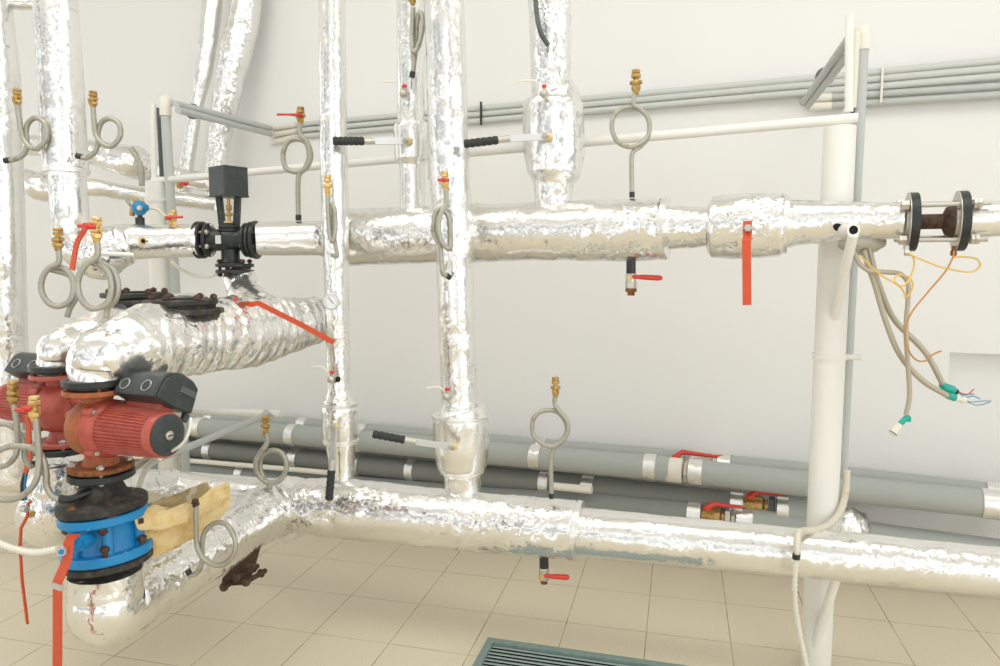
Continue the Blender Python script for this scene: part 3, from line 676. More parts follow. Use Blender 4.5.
o = M(); bar(o, [P(q[0], q[1], q[2]) for q in ((234, 299, 3.05), (244, 303, 3.03), (252, 304.5, 3.02), (258, 303, 3.02), (300, 324, 3.0), (334, 342.5, 2.98))], .022, .007, (0, 0, 1)); o.build('lever_bar', ORANGE, lv)
o = M(); o.hexnut(P(243, 299, 3.02), UP, .022, .022); o.build('pivot_nut', STEEL, lv)
lv = thing('valve_lever', P(747, 228, 2.77), 'straight orange red lever hanging down from the foil valve jacket at right', 'lever')
o = M(); bar(o, [P(q[0], q[1], q[2]) for q in ((747.5, 221, 2.78), (747.5, 234, 2.77), (746.5, 240, 2.75), (747, 305, 2.75))], S(2.76, 8.5), .006, WD); o.build('lever_bar', ORANGE, lv, bevel=.0012)
o = M(); o.hexnut(P(748, 228, 2.76), WN, .02, .016); o.cyl(P(748, 228, 2.745), WN, .012, .009, 12); o.build('pivot_nut', STEEL, lv)
# flange pairs on the big pipe
def cover(label, xu, yu, xl, yl, D, r):
    a, b = P(xu, yu, D), P(xl, yl, D); b.z = min(b.z, a.z-.03); root = thing('flange_pair', b-UP*.05, label, 'flange')
    for c, nmf in ((a, 'upper_plate'), (b, 'lower_plate')):
        o = M(); o.cyl(c, UP, .022, r, 10, ch=.004, off=.3); o.cyl(c+UP*.012, UP, .01, r*.45, 24); o.build(nmf, CAST, root)
    o = M(); o.cyl(b-UP*.035, UP, .06, r*.5, 24); o.cyl((a+b)/2, UP, .03, r*.8, 24); o.build('neck', CAST, root)
    bolts(root, (a+b)/2+UP*.002, UP, r*.8, 6, .013, (a-b).length+.052, RUSTD, off=.35)
cover('black bolted flange pair on top of the big crumpled pipe, the nearer one', 180.5, 302, 187, 311, 2.83, .14)
cover('black bolted flange pair behind the nearer one, partly hidden by a siphon loop', 135, 295, 140, 301, 3.24, .142)

XD = Vector((1, -.04, 0)).normalized()
# ---------------------------------------------------------------- control valve with black actuator
D = 3.65; s = S(D); cx = 232
cv = thing('control_valve', P(238, 274, D), 'black motorised control valve with square black actuator on the header', 'valve')
V = P(230, 240, D)
ax1 = Vector((math.cos(math.radians(-38)), math.sin(math.radians(-38)), 0)); ax2 = Vector((-ax1.y, ax1.x, 0))
o = M(); ac = P(228.5, 182, D); o.box(ac, ax1, ax2, UP, .142, .135, .148); o.box(ac-UP*.072, ax1, ax2, UP, .148, .141, .01); o.build('actuator', BLACKP, cv, bevel=.005)
for sgn, nm2 in ((-1, 'yoke_leg'), (1, 'yoke_leg')):
    o = M(); t = V+XD*sgn*.048; t.z = P(228, 197, D).z; b_ = V+XD*sgn*.034; b_.z = P(228, 232, D).z; bar(o, [t, b_], .03, .03, XD); o.build(nm2, BLACK, cv, bevel=.004)
o = M(); ct = Vector((V.x, V.y, 0)); z1, z2 = P(228, 197, D).z, P(228, 224, D).z
o.tube([ct+UP*z1, ct+UP*z2], .008, 12); o.hexnut(ct+UP*(z1*.6+z2*.4), UP, .025, .016); o.hexnut(ct+UP*(z1*.35+z2*.65), UP, .016, .02); o.build('stem', BRASS, cv)
o = M(); o.hexnut(ct+UP*(z2+.004), UP, .02, .028); o.build('packing_nut', BRASSB, cv)
o = M(); o.sphere(V, .066, 24); o.lathe(V, XD, [(-.11, .06), (-.09, .055), (.10, .055), (.11, .06)], 24); o.lathe(V, UP, [(-.14, .05), (-.09, .045), (.05, .045), (.07, .05), (.085, .035)], 24); o.build('valve_body', BLACK, cv)
o = M(); flange(o, V+UP*.048, UP, .056, .014); flange(o, V+UP*.064, UP, .054, .012); o.cyl(V+UP*.056, UP, .03, .045, 24); o.build('bonnet', BLACK, cv)
fl = P(212, 240, D); 
for c, nm2, r in ((V-XD*.108, 'side_flange', .086), (V-XD*.14, 'side_flange', .094), (V-XD*.16, 'side_flange', .095), (V+XD*.088, 'side_flange', .086), (V+XD*.112, 'side_flange', .092), (V+XD*.135, 'side_flange', .097)):
    o = M(); flange(o, c, XD, r, .018, .004); o.build(nm2, BLACK, cv)
vb = Vector((V.x, V.y, P(236, 268, D).z))+XD*.02
for dz in (.014, -.018):
    o = M(); flange(o, vb+UP*dz, UP, .094, .018); o.build('bottom_flange', BLACK, cv)
bolts(cv, vb, UP, .072, 6, .012, .09, RUSTD, off=.3); bolts(cv, V-XD*.125, XD, .07, 6, .012, .085, STEEL, off=.5); bolts(cv, V+XD*.11, XD, .07, 6, .011, .07, STEEL, off=.5)
o = M(); o.box(V+WN*.068+UP*.0-XD*.01, XD, UP, WN, .028, .042, .003); o.build('label_plate', ZINC, cv)
hose('thin pale cable looping under the header from the control valve', [(172, 262, 3.8), (182, 270, 3.72), (196, 276, 3.68), (210, 276, 3.66), (222, 271, 3.64)], 1.7, CREAM, 0, .02, 'cable', 'cable')
# bits on the left header
o = M(); r_ = thing('gauge_valve', P(140, 224, 3.62), 'small round blue valve knob standing on the left header', 'valve')
o.cyl(P(140, 222, 3.62), UP, .045, .022, 16); o.cyl(P(140, 216, 3.62), UP, .03, .012, 12); o.build('base', BLACK, r_)
o = M(); o.sphere(P(139.5, 208, 3.6), S(3.6, 7.5), 20); o.cyl(P(139.5, 208, 3.6)+WD*.03, WD, .04, .016, 14); o.build('knob', BLUEP, r_)
o = M(); o.cyl(P(139.5, 208, 3.55), WN, .012, .012, 16); o.build('knob_centre', ZINC, r_)
o = M(); o.tube([P(133, 205, 3.62), P(132, 216, 3.62)], S(3.6, 2.6), 12); o.sphere(P(136, 201, 3.62), S(3.6, 3), 12); o.build('brass_plug', BRASS, r_)
o = M(); o.tube([P(124, 196, 3.62), P(130, 205, 3.62)], S(3.6, 1.6), 10); o.build('lever', TUBE, r_)
hose('short beige hose from the blue knob to the brass cock on the left header', [(149, 208, 3.6), (156, 209, 3.6), (163, 214, 3.6), (168, 219, 3.6)], 1.7, FLEXC, 0, .02)
r_ = thing('ball_valve', P(173, 227, 3.62), 'small brass cock with red handle standing on the left header', 'valve'); brass_cock(r_, 173, 210, 228, 3.62, 9, BRASSB, False); butterfly(r_, 166, 218, 183, 217, 3.58, 2.6, hub=(168, 218))
r_ = thing('ball_valve', P(181, 188, 5.3), 'tiny red handled cock on the far pipe left of the black actuator', 'valve'); o = M(); o.hexnut(P(180, 185, 5.3), UP, .05, .025); o.build('valve_body', BRASS, r_); butterfly(r_, 180, 184, 189, 183.5, 5.25, 2.5)
r_ = thing('drain_plug', P(143, 241, 3.52), 'brass plug set in the left header foil below the blue knob', 'plug'); o = M(); o.cyl(P(143, 241, 3.53), WN, .03, .02, 6); o.build('plug_body', BRASSB, r_); o = M(); o.cyl(P(143, 241, 3.50), WN, .01, .01, 12); o.build('plug_hole', DARK, r_)
o = M(); o.tube(catmull([P(131, 148, 5.1), P(137, 158, 5.1), P(141, 168, 5.1), P(142, 186, 5.1)], 6), S(5.1, 2.8), 12); tag(o.build('bent_tube', TUBE), 'short bent grey tube leaving the upper thin wall pipe', 'tube')
o = M(); o.tube([P(94, 253, 3.38), P(134, 255, 3.42)], S(3.4, 2.3), 12); tag(o.build('white_tube', WHITE), 'thin white tube lying across the left header elbow', 'tube')

# ---------------------------------------------------------------- siphons
siphon('siphon loop with brown brass nut at the top left photo edge', [(17, 104, 0), (19, 118, 0), (21, 130, 0), (24, 140, 0), (32, 148, .01), (40, 147, .015), (46.5, 137, .015), (45, 124, .01), (36.5, 118, 0), (29, 122, -.015), (26, 132, -.02), (27, 146, -.02), (23, 155, -.02), (14, 159.5, -.02), (6, 160.5, -.02)], 3.5, 2.5, (17, 89, 106, 3.5, 9), group=None)
siphon('siphon loop with brown brass nut right of the thick left riser', [(93, 105, 0), (94, 122, 0), (96, 135, 0), (103, 144, .01), (112, 146, .015), (120, 136, .015), (119, 124, .01), (110, 118.5, 0), (102, 122, -.015), (98, 132, -.02), (98, 144, -.02), (94, 153, -.02), (86, 158, -.02), (78, 156, -.02)], 3.45, 2.5, (93, 91, 108, 3.45, 9))
siphon('tall siphon with red handled brass cock standing right of the black actuator', [(300, 122, 0), (300, 134, .01), (307, 142, .015), (311, 156, .015), (306, 168, .01), (297, 172, 0), (286, 168, -.01), (283, 155, -.02), (287, 143, -.02), (296, 139, -.01), (306, 143, 0), (309, 156, 0), (305, 168, 0), (299, 175, 0), (298, 190, 0), (298.5, 219, 0)], 3.7, 2.5, (300.5, 107, 125, 3.7, 8.5), (277, 114.5, 301, 115, 3.67, 2.4, REDH, (299, 115)))
siphon('siphon with brass cock seen edge-on against the dial thermometer riser', [(327.5, 192, .0), (328, 212, 0), (330, 236, .01), (333, 241, .015), (335.5, 228, .015), (335, 212, .01), (332, 204, 0), (331, 214, -.01), (333, 232, -.02), (336.5, 250, -.02), (337, 256, -.02), (332, 255, -.04)], 3.26, 2.2, (327.5, 175, 197, 3.26, 8), socket=False, vm=BRASSB)
siphon('siphon with red handled brass cock seen edge-on against the centre riser', [(446, 190, 0), (446, 203, 0), (441, 213, .01), (438.5, 226, .02), (441, 240, .02), (447, 248, .02), (450, 246, .01), (450, 225, -.01), (447, 214, -.01), (439, 209, 0), (434, 218, .0), (434, 234, 0), (440, 246, 0), (441.5, 262, 0), (443, 273, 0), (449, 277, -.02)], 3.08, 2.5, (444.5, 171, 189, 3.08, 8.5), (438, 180, 449, 180, 3.04, 2.6), vm=BRASSB)
siphon('siphon hanging in front of the slim back riser at the top edge', [(413, 8, 0), (412, 30, 0), (412, 46, .01), (414.5, 52, .015), (419, 44, .015), (422.5, 28, .015), (422, 15, .01), (419, 14, 0), (417, 24, -.01), (416, 44, -.02), (414.5, 60, -.02), (412, 76, -.02)], 3.33, 2.4, (412.5, -8, 5, 3.33, 8))
siphon('large siphon loop standing on the header right of centre', [(635, 92, 0), (633.5, 104, 0)]+ringpts(630.5, 127.5, 18.5, 20, 80, 430, 18, 0, .012)[::-1][:0]+[(640, 109, .01), (648, 118, .012), (649.5, 130, .012), (644, 141, .01), (631, 147, .005), (618, 142, -.005), (612, 129, -.012), (614, 116, -.012), (622, 108.5, -.01), (633, 107, -.012), (643, 112, -.014), (649, 122, -.014), (648, 137, -.008), (641, 146, 0), (634, 151, 0), (631.5, 160, 0), (632, 196, 0)], 3.1, 2.3, (636, 70, 95, 3.1, 10))
siphon('large siphon loop standing on the low foil pipe right of the centre riser', [(555, 396, 0), (555, 404, 0), (560, 412, .01), (567, 421, .012), (567.5, 432, .012), (562, 441, .01), (552, 446.5, .005), (541, 443, -.005), (533, 434, -.012), (532.5, 422, -.012), (538, 413, -.012), (549, 410, -.01), (559, 413, -.012), (566, 423, -.014), (566.5, 433, -.008), (559, 444, 0), (552.5, 451, 0), (551, 462, 0), (551.5, 497, 0)], 3.03, 2.4, (555.5, 377, 398, 3.03, 8.5))
siphon('siphon loop standing behind the corner of the low foil pipes', [(266, 433, 0), (267, 443, 0), (261, 452, .01), (256, 462, .012), (258, 474, .012), (266, 482, .01), (277, 482, .005), (285, 473, -.005), (286, 461, -.012), (280, 452, -.012), (270, 450.5, -.01), (262, 456, -.012), (260, 468, -.012), (264, 479, -.008), (269, 485, 0), (270.5, 492, 0)], 3.35, 2.7, (265.5, 416, 436, 3.35, 8.5))
siphon('bare siphon loop capped with a rusty nut beside the yellow wool', [(196, 505, 0), (196, 525, 0), (197, 545, 0), (202, 557, .01), (212, 564, .015), (224, 564, .015), (234, 554, .015), (235, 540, .01), (228, 526, 0), (217, 522.5, -.01), (206, 530, -.02), (202, 543, -.02), (202, 560, -.02), (198, 572, -.02), (190, 575, -.02), (188, 571, -.02)], 2.62, 2.7, (195.5, 499, 508, 2.62, 7.5), vm=RUSTD)
siphon('large thick siphon loop with brass cock, left of the pair over the pumps', [(58.5, 247, 0), (58.5, 262, 0), (49, 268, .01), (42, 279, .014), (42, 293, .014), (50, 304, .01), (61, 306, .0), (71, 299, -.01), (73.5, 285, -.015), (69, 273, -.015), (60, 267, -.015), (50, 269, -.015), (69, 275, -.03), (76, 287, -.03), (76, 297, -.03), (70, 308, -.03), (67, 317, -.03)], 2.76, 2.9, (58, 228, 251, 2.76, 11.5), socket=False)
siphon('large thick siphon loop with red handled brass cock, right of the pair over the pumps', [(97, 240, 0), (97, 256, 0), (86, 265, .01), (78.5, 278, .014), (79, 294, .014), (87, 306, .01), (97, 308.5, .0), (108, 302, -.01), (111.5, 287, -.015), (108, 272, -.015), (98, 264, -.015), (102, 264, -.03), (113, 270, -.03), (118, 285, -.03), (116, 298, -.03), (108, 308, -.03), (106, 319, -.03)], 2.42, 3.1, (96.5, 217, 243, 2.42, 12.5), (79, 226, 96, 227, 2.38, 4, REDH, (88, 226)), vm=BRASSB, socket=False)
siphon('siphon loop with dull brass cock at the left edge beside the far pump', [(14, 404, 0), (17, 425, 0), (17.5, 445, 0), (14, 458, .01), (4, 466, .014), (-8, 465, .014), (-16, 452, .01), (-14, 434, 0), (-4, 425, -.01), (8, 424.5, -.02), (18, 432, -.02), (24, 446, -.02), (25, 458, -.02), (30, 466, -.02), (34, 464, -.04)], 2.55, 2.9, (13, 381, 405, 2.55, 12))
siphon('large siphon loop ending black in the cone flange at lower left', [(36, 418, 0), (38, 440, 0), (39, 460, 0), (36, 480, .01), (26, 493, .014), (12, 499.5, .014), (-6, 497, .014), (-16, 480, .01), (-12, 460, 0), (2, 449, -.01), (18, 446, -.015), (34, 449, -.015), (43, 459, -.015), (46, 474, -.015), (47, 487, -.015), (54, 497, -.015), (66, 500, -.02), (84, 494, -.04)], 2.38, 3.2, (34.5, 396, 421, 2.38, 12.5), (16, 410, 31, 408, 2.34, 4, REDH, (26, 409)), vm=BRASSB)
o = M(); o.tube(catmull([P(60, 499, 2.395), P(72, 499, 2.40), (P(84, 494, 2.42)), P(92, 491, 2.44)], 6), S(2.4, 4), 14); tag(o.build('black_stub', BLACK), 'black painted pipe stub on the side of the black cone flange', 'pipe')
o = M(); o.tube(catmull([P(535, -10, 3.1), P(537, 15, 3.1), P(541, 33, 3.1), (P(548, 45, 3.13))], 6), S(3.1, 2.4), 12); tag(o.build('bent_tube', DARKG), 'dark bent tube end entering the thick riser at the top edge', 'tube')
o = M(); o.tube(catmull([P(421, 13, 3.34), P(425, 25, 3.34), P(427, 60, 3.36), P(428, 110, 3.38), P(429, 180, 3.38)], 6), S(3.3, .8), 8); tag(o.build('capillary_wire', STEEL), 'thin grey capillary wire beside the slim back riser', 'wire')

# ---------------------------------------------------------------- butterfly valve levers with rubber grips
def grip_lever(label, pts, D0, D1, w=9, gw=8.5):
    """pts: pivot, shank start, grip start, grip end"""
    pv, s0, g0_, g1_ = pts; q = lambda p, t: P(p[0], p[1], D0+(D1-D0)*t)
    a, b, c, d = q(pv, 0), q(s0, .3), q(g0_, .6), q(g1_, 1); root = thing('valve_lever', a, label, 'lever')
    side = UP if abs((d-a).normalized().z) < .5 else WD; u = S(D0)
    o = M(); bar(o, [a-(b-a).normalized()*u*2, a.lerp(b, .6), b, c], w*u*.75, .008, side); o.build('shank', ZINC, root, bevel=.0015)
    o = M(); o.tube([c-(d-c)*.35, c], u*w*.36, 12); o.build('ferrule', STEEL, root)
    o = M(); n = 18; o.tube([c.lerp(d, i/n) for i in range(n+1)], [u*gw/2*(.8 if i in (0, n) else (1.0 if i % 3 else .84)) for i in range(n+1)], 16); o.build('grip', GRIP, root)
    o = M(); o.hexnut(a+WN*.008, WN, .016, u*3.2); o.cyl(a+WN*.018, WN, .008, u*1.8, 12); o.build('pivot_nut', STEEL, root)
    o = M(); o.v = []; o.sphere(a+WD*u*1.5-WN*.006, u*3.8, 12, (1.2, .5, 1)); o.v = [v+Vector((1, 0, 1))*crk(v*2, .01) for v in o.v]; o.build('wool_tuft', WOOL, root)
grip_lever('black grip lever on the slim back riser, pointing left over the first riser', [(406, 141), (383, 141), (364, 141), (333, 141)], 3.38, 3.26)
grip_lever('black grip lever on the thick right riser, pointing left to the centre riser', [(546, 136.5), (520, 138), (498, 140), (464, 144)], 3.10, 3.06)
grip_lever('black grip lever low on the centre riser, pointing left and slightly up', [(452, 447), (424, 443), (405, 440), (373, 434)], 3.04, 3.04)
grip_lever('black grip lever hanging down low on the first riser', [(334, 427), (333, 448), (331.5, 470), (329, 500)], 3.24, 3.2)

# small bleed cocks with red cap and a tie
def bleed(label, x, y, D, tie, right=0):
    c = P(x, y, D); root = thing('bleed_cock', c, label, 'valve'); u = S(D)
    o = M(); o.hexnut(c, WN, u*7, u*4.6); o.sphere(c+WN*u*3, u*4.2, 14); o.cyl(c+UP*u*4, UP, u*4, u*2.5, 12); o.build('valve_body', STEEL, root)
    if right: o = M(); o.cyl(c+WD*u*6, WD, u*2, u*3, 12); o.build('outlet', DARK, root)
    o = M(); o.cyl(c+UP*u*7+WN*u*1, UP, u*3, u*2.6, 12, ch=u*.4); o.build('red_cap', REDH, root)
    o = M(); o.tube(catmull([P(q[0], q[1], D) for q in tie], 5), u*.9, 8); o.build('tie_end', CREAM, root)
bleed('small bleed cock with red cap on the slim back riser', 405, 94, 3.37, [(383, 82), (390, 81.5), (396, 82)])
bleed('small bleed cock on the thick riser above its bulging jacket', 544.5, 94, 3.11, [(518, 81), (528, 80.5), (535, 81)])
bleed('small bleed cock with red cap low on the first riser', 333, 379, 3.3, [(312, 367), (322, 367), (327, 372), (331, 376)], 1)
bleed('small bleed cock with red cap low on the centre riser', 448, 396, 3.1, [(426, 388), (436, 387), (441, 388), (445, 393)])
# thermometer
c = P(331, 301.5, 3.28); th = thing('dial_thermometer', c, 'round white dial thermometer on the first riser', 'thermometer')
nx = (Vector((0, 0, H))-c); nx.z = 0; nx.normalize(); u = S(3.28)
o = M(); o.lathe(c, nx, [(-.03, u*6), (-.005, u*8.6), (.008, u*8.6), (.010, u*7.8), (.006, u*7.4)], 32); o.build('case', ZINC, th)
o = M(); o.cyl(c+nx*.0065, nx, .003, u*7.3, 32); o.build('dial', DIAL, th)
sx = nx.cross(UP)
o = M(); o.box(c+nx*.0095+UP*u*1, (sx+UP*1.4).normalized(), nx, (UP-sx*1.4/1).normalized().cross(nx).cross(nx), u*8, .001, u*.7); o.build('needle', DARKG, th)
o = M()
for k in range(11):
    t = math.radians(-40+26*k); d = -sx*math.cos(t)+UP*math.sin(t); o.box(c+nx*.0085+d*u*5.8, d, nx, d.cross(nx), u*1.4, .001, u*.4)
o.build('scale_marks', DARKG, th)
# drain cocks under the pipes
def drain(label, x, y0, y1, D, hx0, hx1, hy):
    root = thing('drain_cock', P(x, y1, D), label, 'valve'); u = S(D); c = P(x, (y0+y1)/2, D)
    o = M(); o.tube([P(x, y0-6, D), P(x, y0+(y1-y0)*.38, D)], u*4.8, 16); o.build('black_stub', BLACK, root)
    o = M(); o.cyl(P(x, y0+(y1-y0)*.52, D), UP, u*10, u*5.4, 16, ch=u*.8); o.hexnut(P(x, y0+(y1-y0)*.72, D), UP, u*7, u*5.8); o.build('valve_body', STEEL, root)
    o = M(); o.hexnut(P(x, y1-5, D), UP, u*4, u*5.6); o.cyl(P(x, y1-2, D), UP, u*5, u*3.6, 14); o.build('outlet_nut', RUST, root)
    o = M(); o.cyl(P(x, hy, D)+WN*u*6, WN, u*3, u*2.6, 12); o.build('handle_nut', BRASSB, root)
    o = M(); a, b = P(hx0-5, hy-1, D)+WN*u*6, P(hx1, hy+.5, D)+WN*u*6; o.tube([a, a.lerp(b, .4), a.lerp(b, .9), b], [u*1.6, u*2.6, u*2.8, u*1.8], 12); o.build('handle', REDH, root)
drain('drain cock with red handle hanging under the upper header', 631, 260, 295, 3.1, 638, 663, 277.5)
drain('drain cock with red handle hanging under the low foil pipe', 544, 560, 583, 3.03, 551, 571, 574.5)
# dark clamp by the corner
root = thing('pipe_clamp', P(238, 590, 3.15), 'dark rusty bolted clamp hanging below the low pipe near its corner', 'clamp')
for dd in (0, .06):
    o = M(); o.prism([P(q[0], q[1], 3.16+dd) for q in ((264, 530), (250, 534), (238, 552), (232, 568), (222, 578), (221, 587), (232, 586), (246, 585), (250, 578), (256, 560), (260, 545))], -WN*.012); o.build('clamp_plate', RUSTD, root, bevel=.003)
for x, y in ((224, 587), (246, 582), (238, 577)):
    o = M(); o.tube([P(x, y, 3.12), P(x, y, 3.12)-WN*.13], .012, 12); o.hexnut(P(x, y, 3.11), WN, .025, .02); o.hexnut(P(x, y, 3.13)-WN*.1, WN, .02, .02); o.build('clamp_bolt', RUSTD, root)
# ---------------------------------------------------------------- yellow wool wedge with foil flap
root = thing('insulation_wool', P(165, 545, 2.75), 'torn yellow mineral wool slab behind the blue valve', 'insulation')
def slab(poly, D0, D1, nx, ny, amp, name, m, thick):
    """poly: top edge and bottom edge pixel polylines"""
    top, bot = poly; o = M()
    def lerp(pl, t):
        k = t*(len(pl)-1); i = min(int(k), len(pl)-2); f = k-i; return (pl[i][0]*(1-f)+pl[i+1][0]*f, pl[i][1]*(1-f)+pl[i+1][1]*f)
    idx = []
    for side in (0, 1):
        g = []
        for i in range(nx+1):
            row = []
            for j in range(ny+1):
                a, b = lerp(top, i/nx), lerp(bot, i/nx); t = j/ny; x, y = a[0]*(1-t)+b[0]*t, a[1]*(1-t)+b[1]*t
                bul = math.sin(PI*t)**.5*math.sin(PI*min(1, i/nx*1.0+.02))**.3 if 0 < t < 1 else 0
                D = D0+(D1-D0)*i/nx; p = P(x, y, D)-WN*(thick/2*side*2)*(1) + WN*thick*.35*bul*(1-2*side)
                p = p+Vector((noise.noise(p*14), noise.noise(p*14+Vector((5, 5, 5))), noise.noise(p*14+Vector((9, 1, 5)))))*amp + Vector((0, 0, noise.noise(p*40)*amp*.5))
                row.append(len(o.v)); o.v.append(p)
            g.append(row)
        idx.append(g)
    for side in (0, 1):
        for i in range(nx):
            for j in range(ny): o.f.append((idx[side][i][j], idx[side][i+1][j], idx[side][i+1][j+1], idx[side][i][j+1]))
    for i in range(nx):
        for j in (0, ny): o.f.append((idx[0][i][j], idx[0][i+1][j], idx[1][i+1][j], idx[1][i][j]))
    for j in range(ny):
        for i in (0, nx): o.f.append((idx[0][i][j], idx[0][i][j+1], idx[1][i][j+1], idx[1][i][j]))
    return o.build(name, m, root, angle=60)
slab(([(136, 514), (160, 515), (185, 510), (200, 500), (213, 490)], [(142, 561), (160, 556), (182, 543), (200, 530), (217, 512)]), 2.52, 2.78, 34, 14, .012, 'wool_slab', WOOL, .09)
slab(([(136, 513), (160, 512), (184, 507), (200, 498), (212, 489)], [(138, 531), (162, 530), (184, 524), (200, 514), (216, 501)]), 2.48, 2.74, 30, 8, .010, 'wool_layer', WOOL, .08)
slab(([(140, 505), (165, 497), (190, 488), (210, 480)], [(138, 516), (162, 517), (185, 511), (212, 493)]), 2.56, 2.84, 26, 6, .010, 'foil_flap', FOILW, .02)

# ---------------------------------------------------------------- twin flange spacer at right
ca, cb_ = P(912, 222, U_D(912)), P(961, 221, U_D(961)); axr = (cb_-ca).normalized()
fg = thing('flange_spacer', ca, 'pair of black bolted flanges with a bare rusty pipe between them at right', 'flange')
for c in (ca, cb_):
    o = M(); flange(o, c, axr, .110, .03, .002); fo_ = o.build('flange_disc', BLACK, fg)
    o = M(); o.cyl(c-axr*.0165, axr, .003, .1105, 40); o.cyl(c-axr*.02, axr, .012, .075, 30); o.build('flange_face', STEEL, fo_)
L2 = (cb_-ca).length
o = M(); o.lathe(ca, axr, [(.01, .028), (L2-.06, .028), (L2-.05, .05), (L2-.03, .062), (L2-.02, .062)], 28); o.build('bare_pipe', RUSTD, fg)
a = axr.cross(UP).normalized(); b = axr.cross(a)
for k in range(4):
    t = PI/4+k*PI/2+.1; off = a*.09*math.cos(t)+b*.09*math.sin(t)
    o = M(); o.tube([ca+off-axr*.05, cb_+off+axr*.075], .0085, 14); ro = o.build('threaded_rod', STEEL, fg)
    for q in (ca-axr*.028, cb_+axr*.028, ca-axr*.040, cb_+axr*.042): o = M(); o.hexnut(q+off, axr, .015, .019, k); o.build('nut', STEEL, ro)
# kraft wrap under the header
o = M(); kc = P(862, 243, 2.79); o.sphere(kc, .07, 28, (1.25, .8, .55)); o.v = [v+(v-kc).normalized()*crk(v*1.5, .016) for v in o.v]; tag(o.build('kraft_wrap', DUCTM), 'grey wrapping bunched under the header beside the right post', 'wrapping')
def loose(label, pts, rpx, m, rib=0, ends=(), name='flexible_conduit', cat='cable'):
    p = [P(*q) for q in pts]; root = thing(name, p[0], label, cat); hose('', pts, rpx, m, rib, .008 if rib else .03, parent=root, name='sleeve'); return root
c_ = loose('hanging beige flex conduit ending in green tape, lower of the two swept right', [(864, 250, 2.75), (868, 265, 2.74), (875, 285, 2.73), (886, 322, 2.72), (900, 355, 2.71), (922, 380, 2.7), (948, 396, 2.69)], 2.9, FLEXG, .1)
o = M(); o.tube([P(948, 395.5, 2.69), P(955, 398, 2.69)], S(2.69, 3.6), 14); o.build('green_tape', TEAL, c_)
o = M(); o.tube([P(955, 398, 2.69), P(961, 399.5, 2.69)], S(2.69, 2.8), 14); o.tube([P(961, 399.5, 2.69), P(965, 400, 2.69)], S(2.69, 3.5), 14); o.build('connector', PLUG, c_)
for q in ([(965, 400), (972, 404), (980, 405), (990, 402)], [(965, 399), (970, 402), (982, 401), (991, 401)]):
    o = M(); o.tube(catmull([P(x, y, 2.69) for x, y in q], 5), S(2.69, .5), 6); o.build('blue_wire', BWIRE, c_)
c_ = loose('hanging beige flex conduit ending in a thick green knob, upper of the two swept right', [(869, 248, 2.76), (873, 265, 2.75), (879, 285, 2.74), (894, 319, 2.74), (925, 352, 2.73), (944, 386, 2.72)], 3.0, FLEXG, .1)
o = M(); o.tube([P(942, 384, 2.72), P(945, 388, 2.72), P(953, 390, 2.72), P(955, 390.5, 2.72)], [S(2.72, 3.4), S(2.72, 5), S(2.72, 4.6), S(2.72, 3)], 14); o.build('green_tape', TEAL, c_)
o = M(); o.tube([P(954, 391, 2.72), P(957, 392, 2.72)], S(2.72, 3), 12); o.build('black_collar', BLACK, c_)
for q, m2 in (([(957, 392), (965, 394), (974, 394)], BWIRE), ([(957, 392), (966, 397), (973, 396), (980, 399)], BWIRE), ([(957, 391), (966, 395), (972, 391), (974, 389)], ORANGE)):
    o = M(); o.tube(catmull([P(x, y, 2.72) for x, y in q], 5), S(2.72, .6), 6); o.build('loose_wire', m2, c_)
c_ = loose('hanging ribbed grey conduit dropping straight to a white plug in green tape', [(854, 252, 2.72), (860, 264, 2.71), (870, 271, 2.7), (885, 272, 2.69), (900, 274, 2.68), (908, 283, 2.67), (908, 300, 2.67), (906, 330, 2.67), (908, 365, 2.67), (909.5, 395, 2.67), (906, 415, 2.67)], 2.6, FLEXG, .22)
o = M(); o.tube([P(909, 416, 2.67), P(905, 419, 2.67), P(900, 424, 2.67)], S(2.67, 2.8), 12); o.box(P(908, 420, 2.665), WD, WN, UP, .02, .006, .014); o.build('green_tape', TEAL, c_)
o = M(); o.tube([P(900, 424, 2.67), P(897, 428, 2.67)], S(2.67, 3.6), 14); o.tube([P(897, 428, 2.67), P(892, 434, 2.67)], S(2.67, 4), 14); o.build('plug', PLUG, c_)
o = M(); o.torus(P(893, 433, 2.67), P(897, 428, 2.67)-P(892, 434, 2.67), S(2.67, 4), S(2.67, .5), 24); o.build('plug_ring', BLACK, c_)
def wire(label, pts, D, r, m): o = M(); o.tube(catmull([P(x, y, D-dd) for (x, y, dd) in [(*q, 0) if len(q) == 2 else q for q in pts]], 6), S(D, r), 8); tag(o.build('earth_wire', m), label, 'wire')
wire('yellow wire knotted in a small loop below the left black flange', [(860, 256), (880, 274), (898, 285), (904, 292), (905, 297), (910, 293), (913, 284), (908, 277), (898, 275), (894.5, 281), (902, 286, .01), (909, 280, .01), (914, 266), (913, 257), (907, 253)], 2.62, .9, YWIRE)
wire('yellow wire sweeping right in a wide bow between the black flanges', [(907, 253), (925, 261), (945, 268), (970, 272), (980, 266), (977, 259), (965, 257), (954, 257)], 2.6, .9, YWIRE)
wire('brown and yellow wire falling from the right black flange to a bare end', [(954, 251), (953, 257), (945, 272), (928, 292), (912, 312), (906, 328), (907, 346), (915, 359), (925, 361), (932, 355), (941, 351)], 2.6, .9, OWIRE)
for (x, y, m2, lab) in ((907, 253, STEEL, 'small steel earth clip under the left black flange'), (953.5, 253, RUST, 'rusty earth clip under the right black flange')):
    o = M(); o.hexnut(P(x, y, 2.62), WD, .018, .012); o.box(P(x, y-3, 2.62), WD, WN, UP, .012, .008, .03); tag(o.build('earth_clip', m2), lab, 'clip')
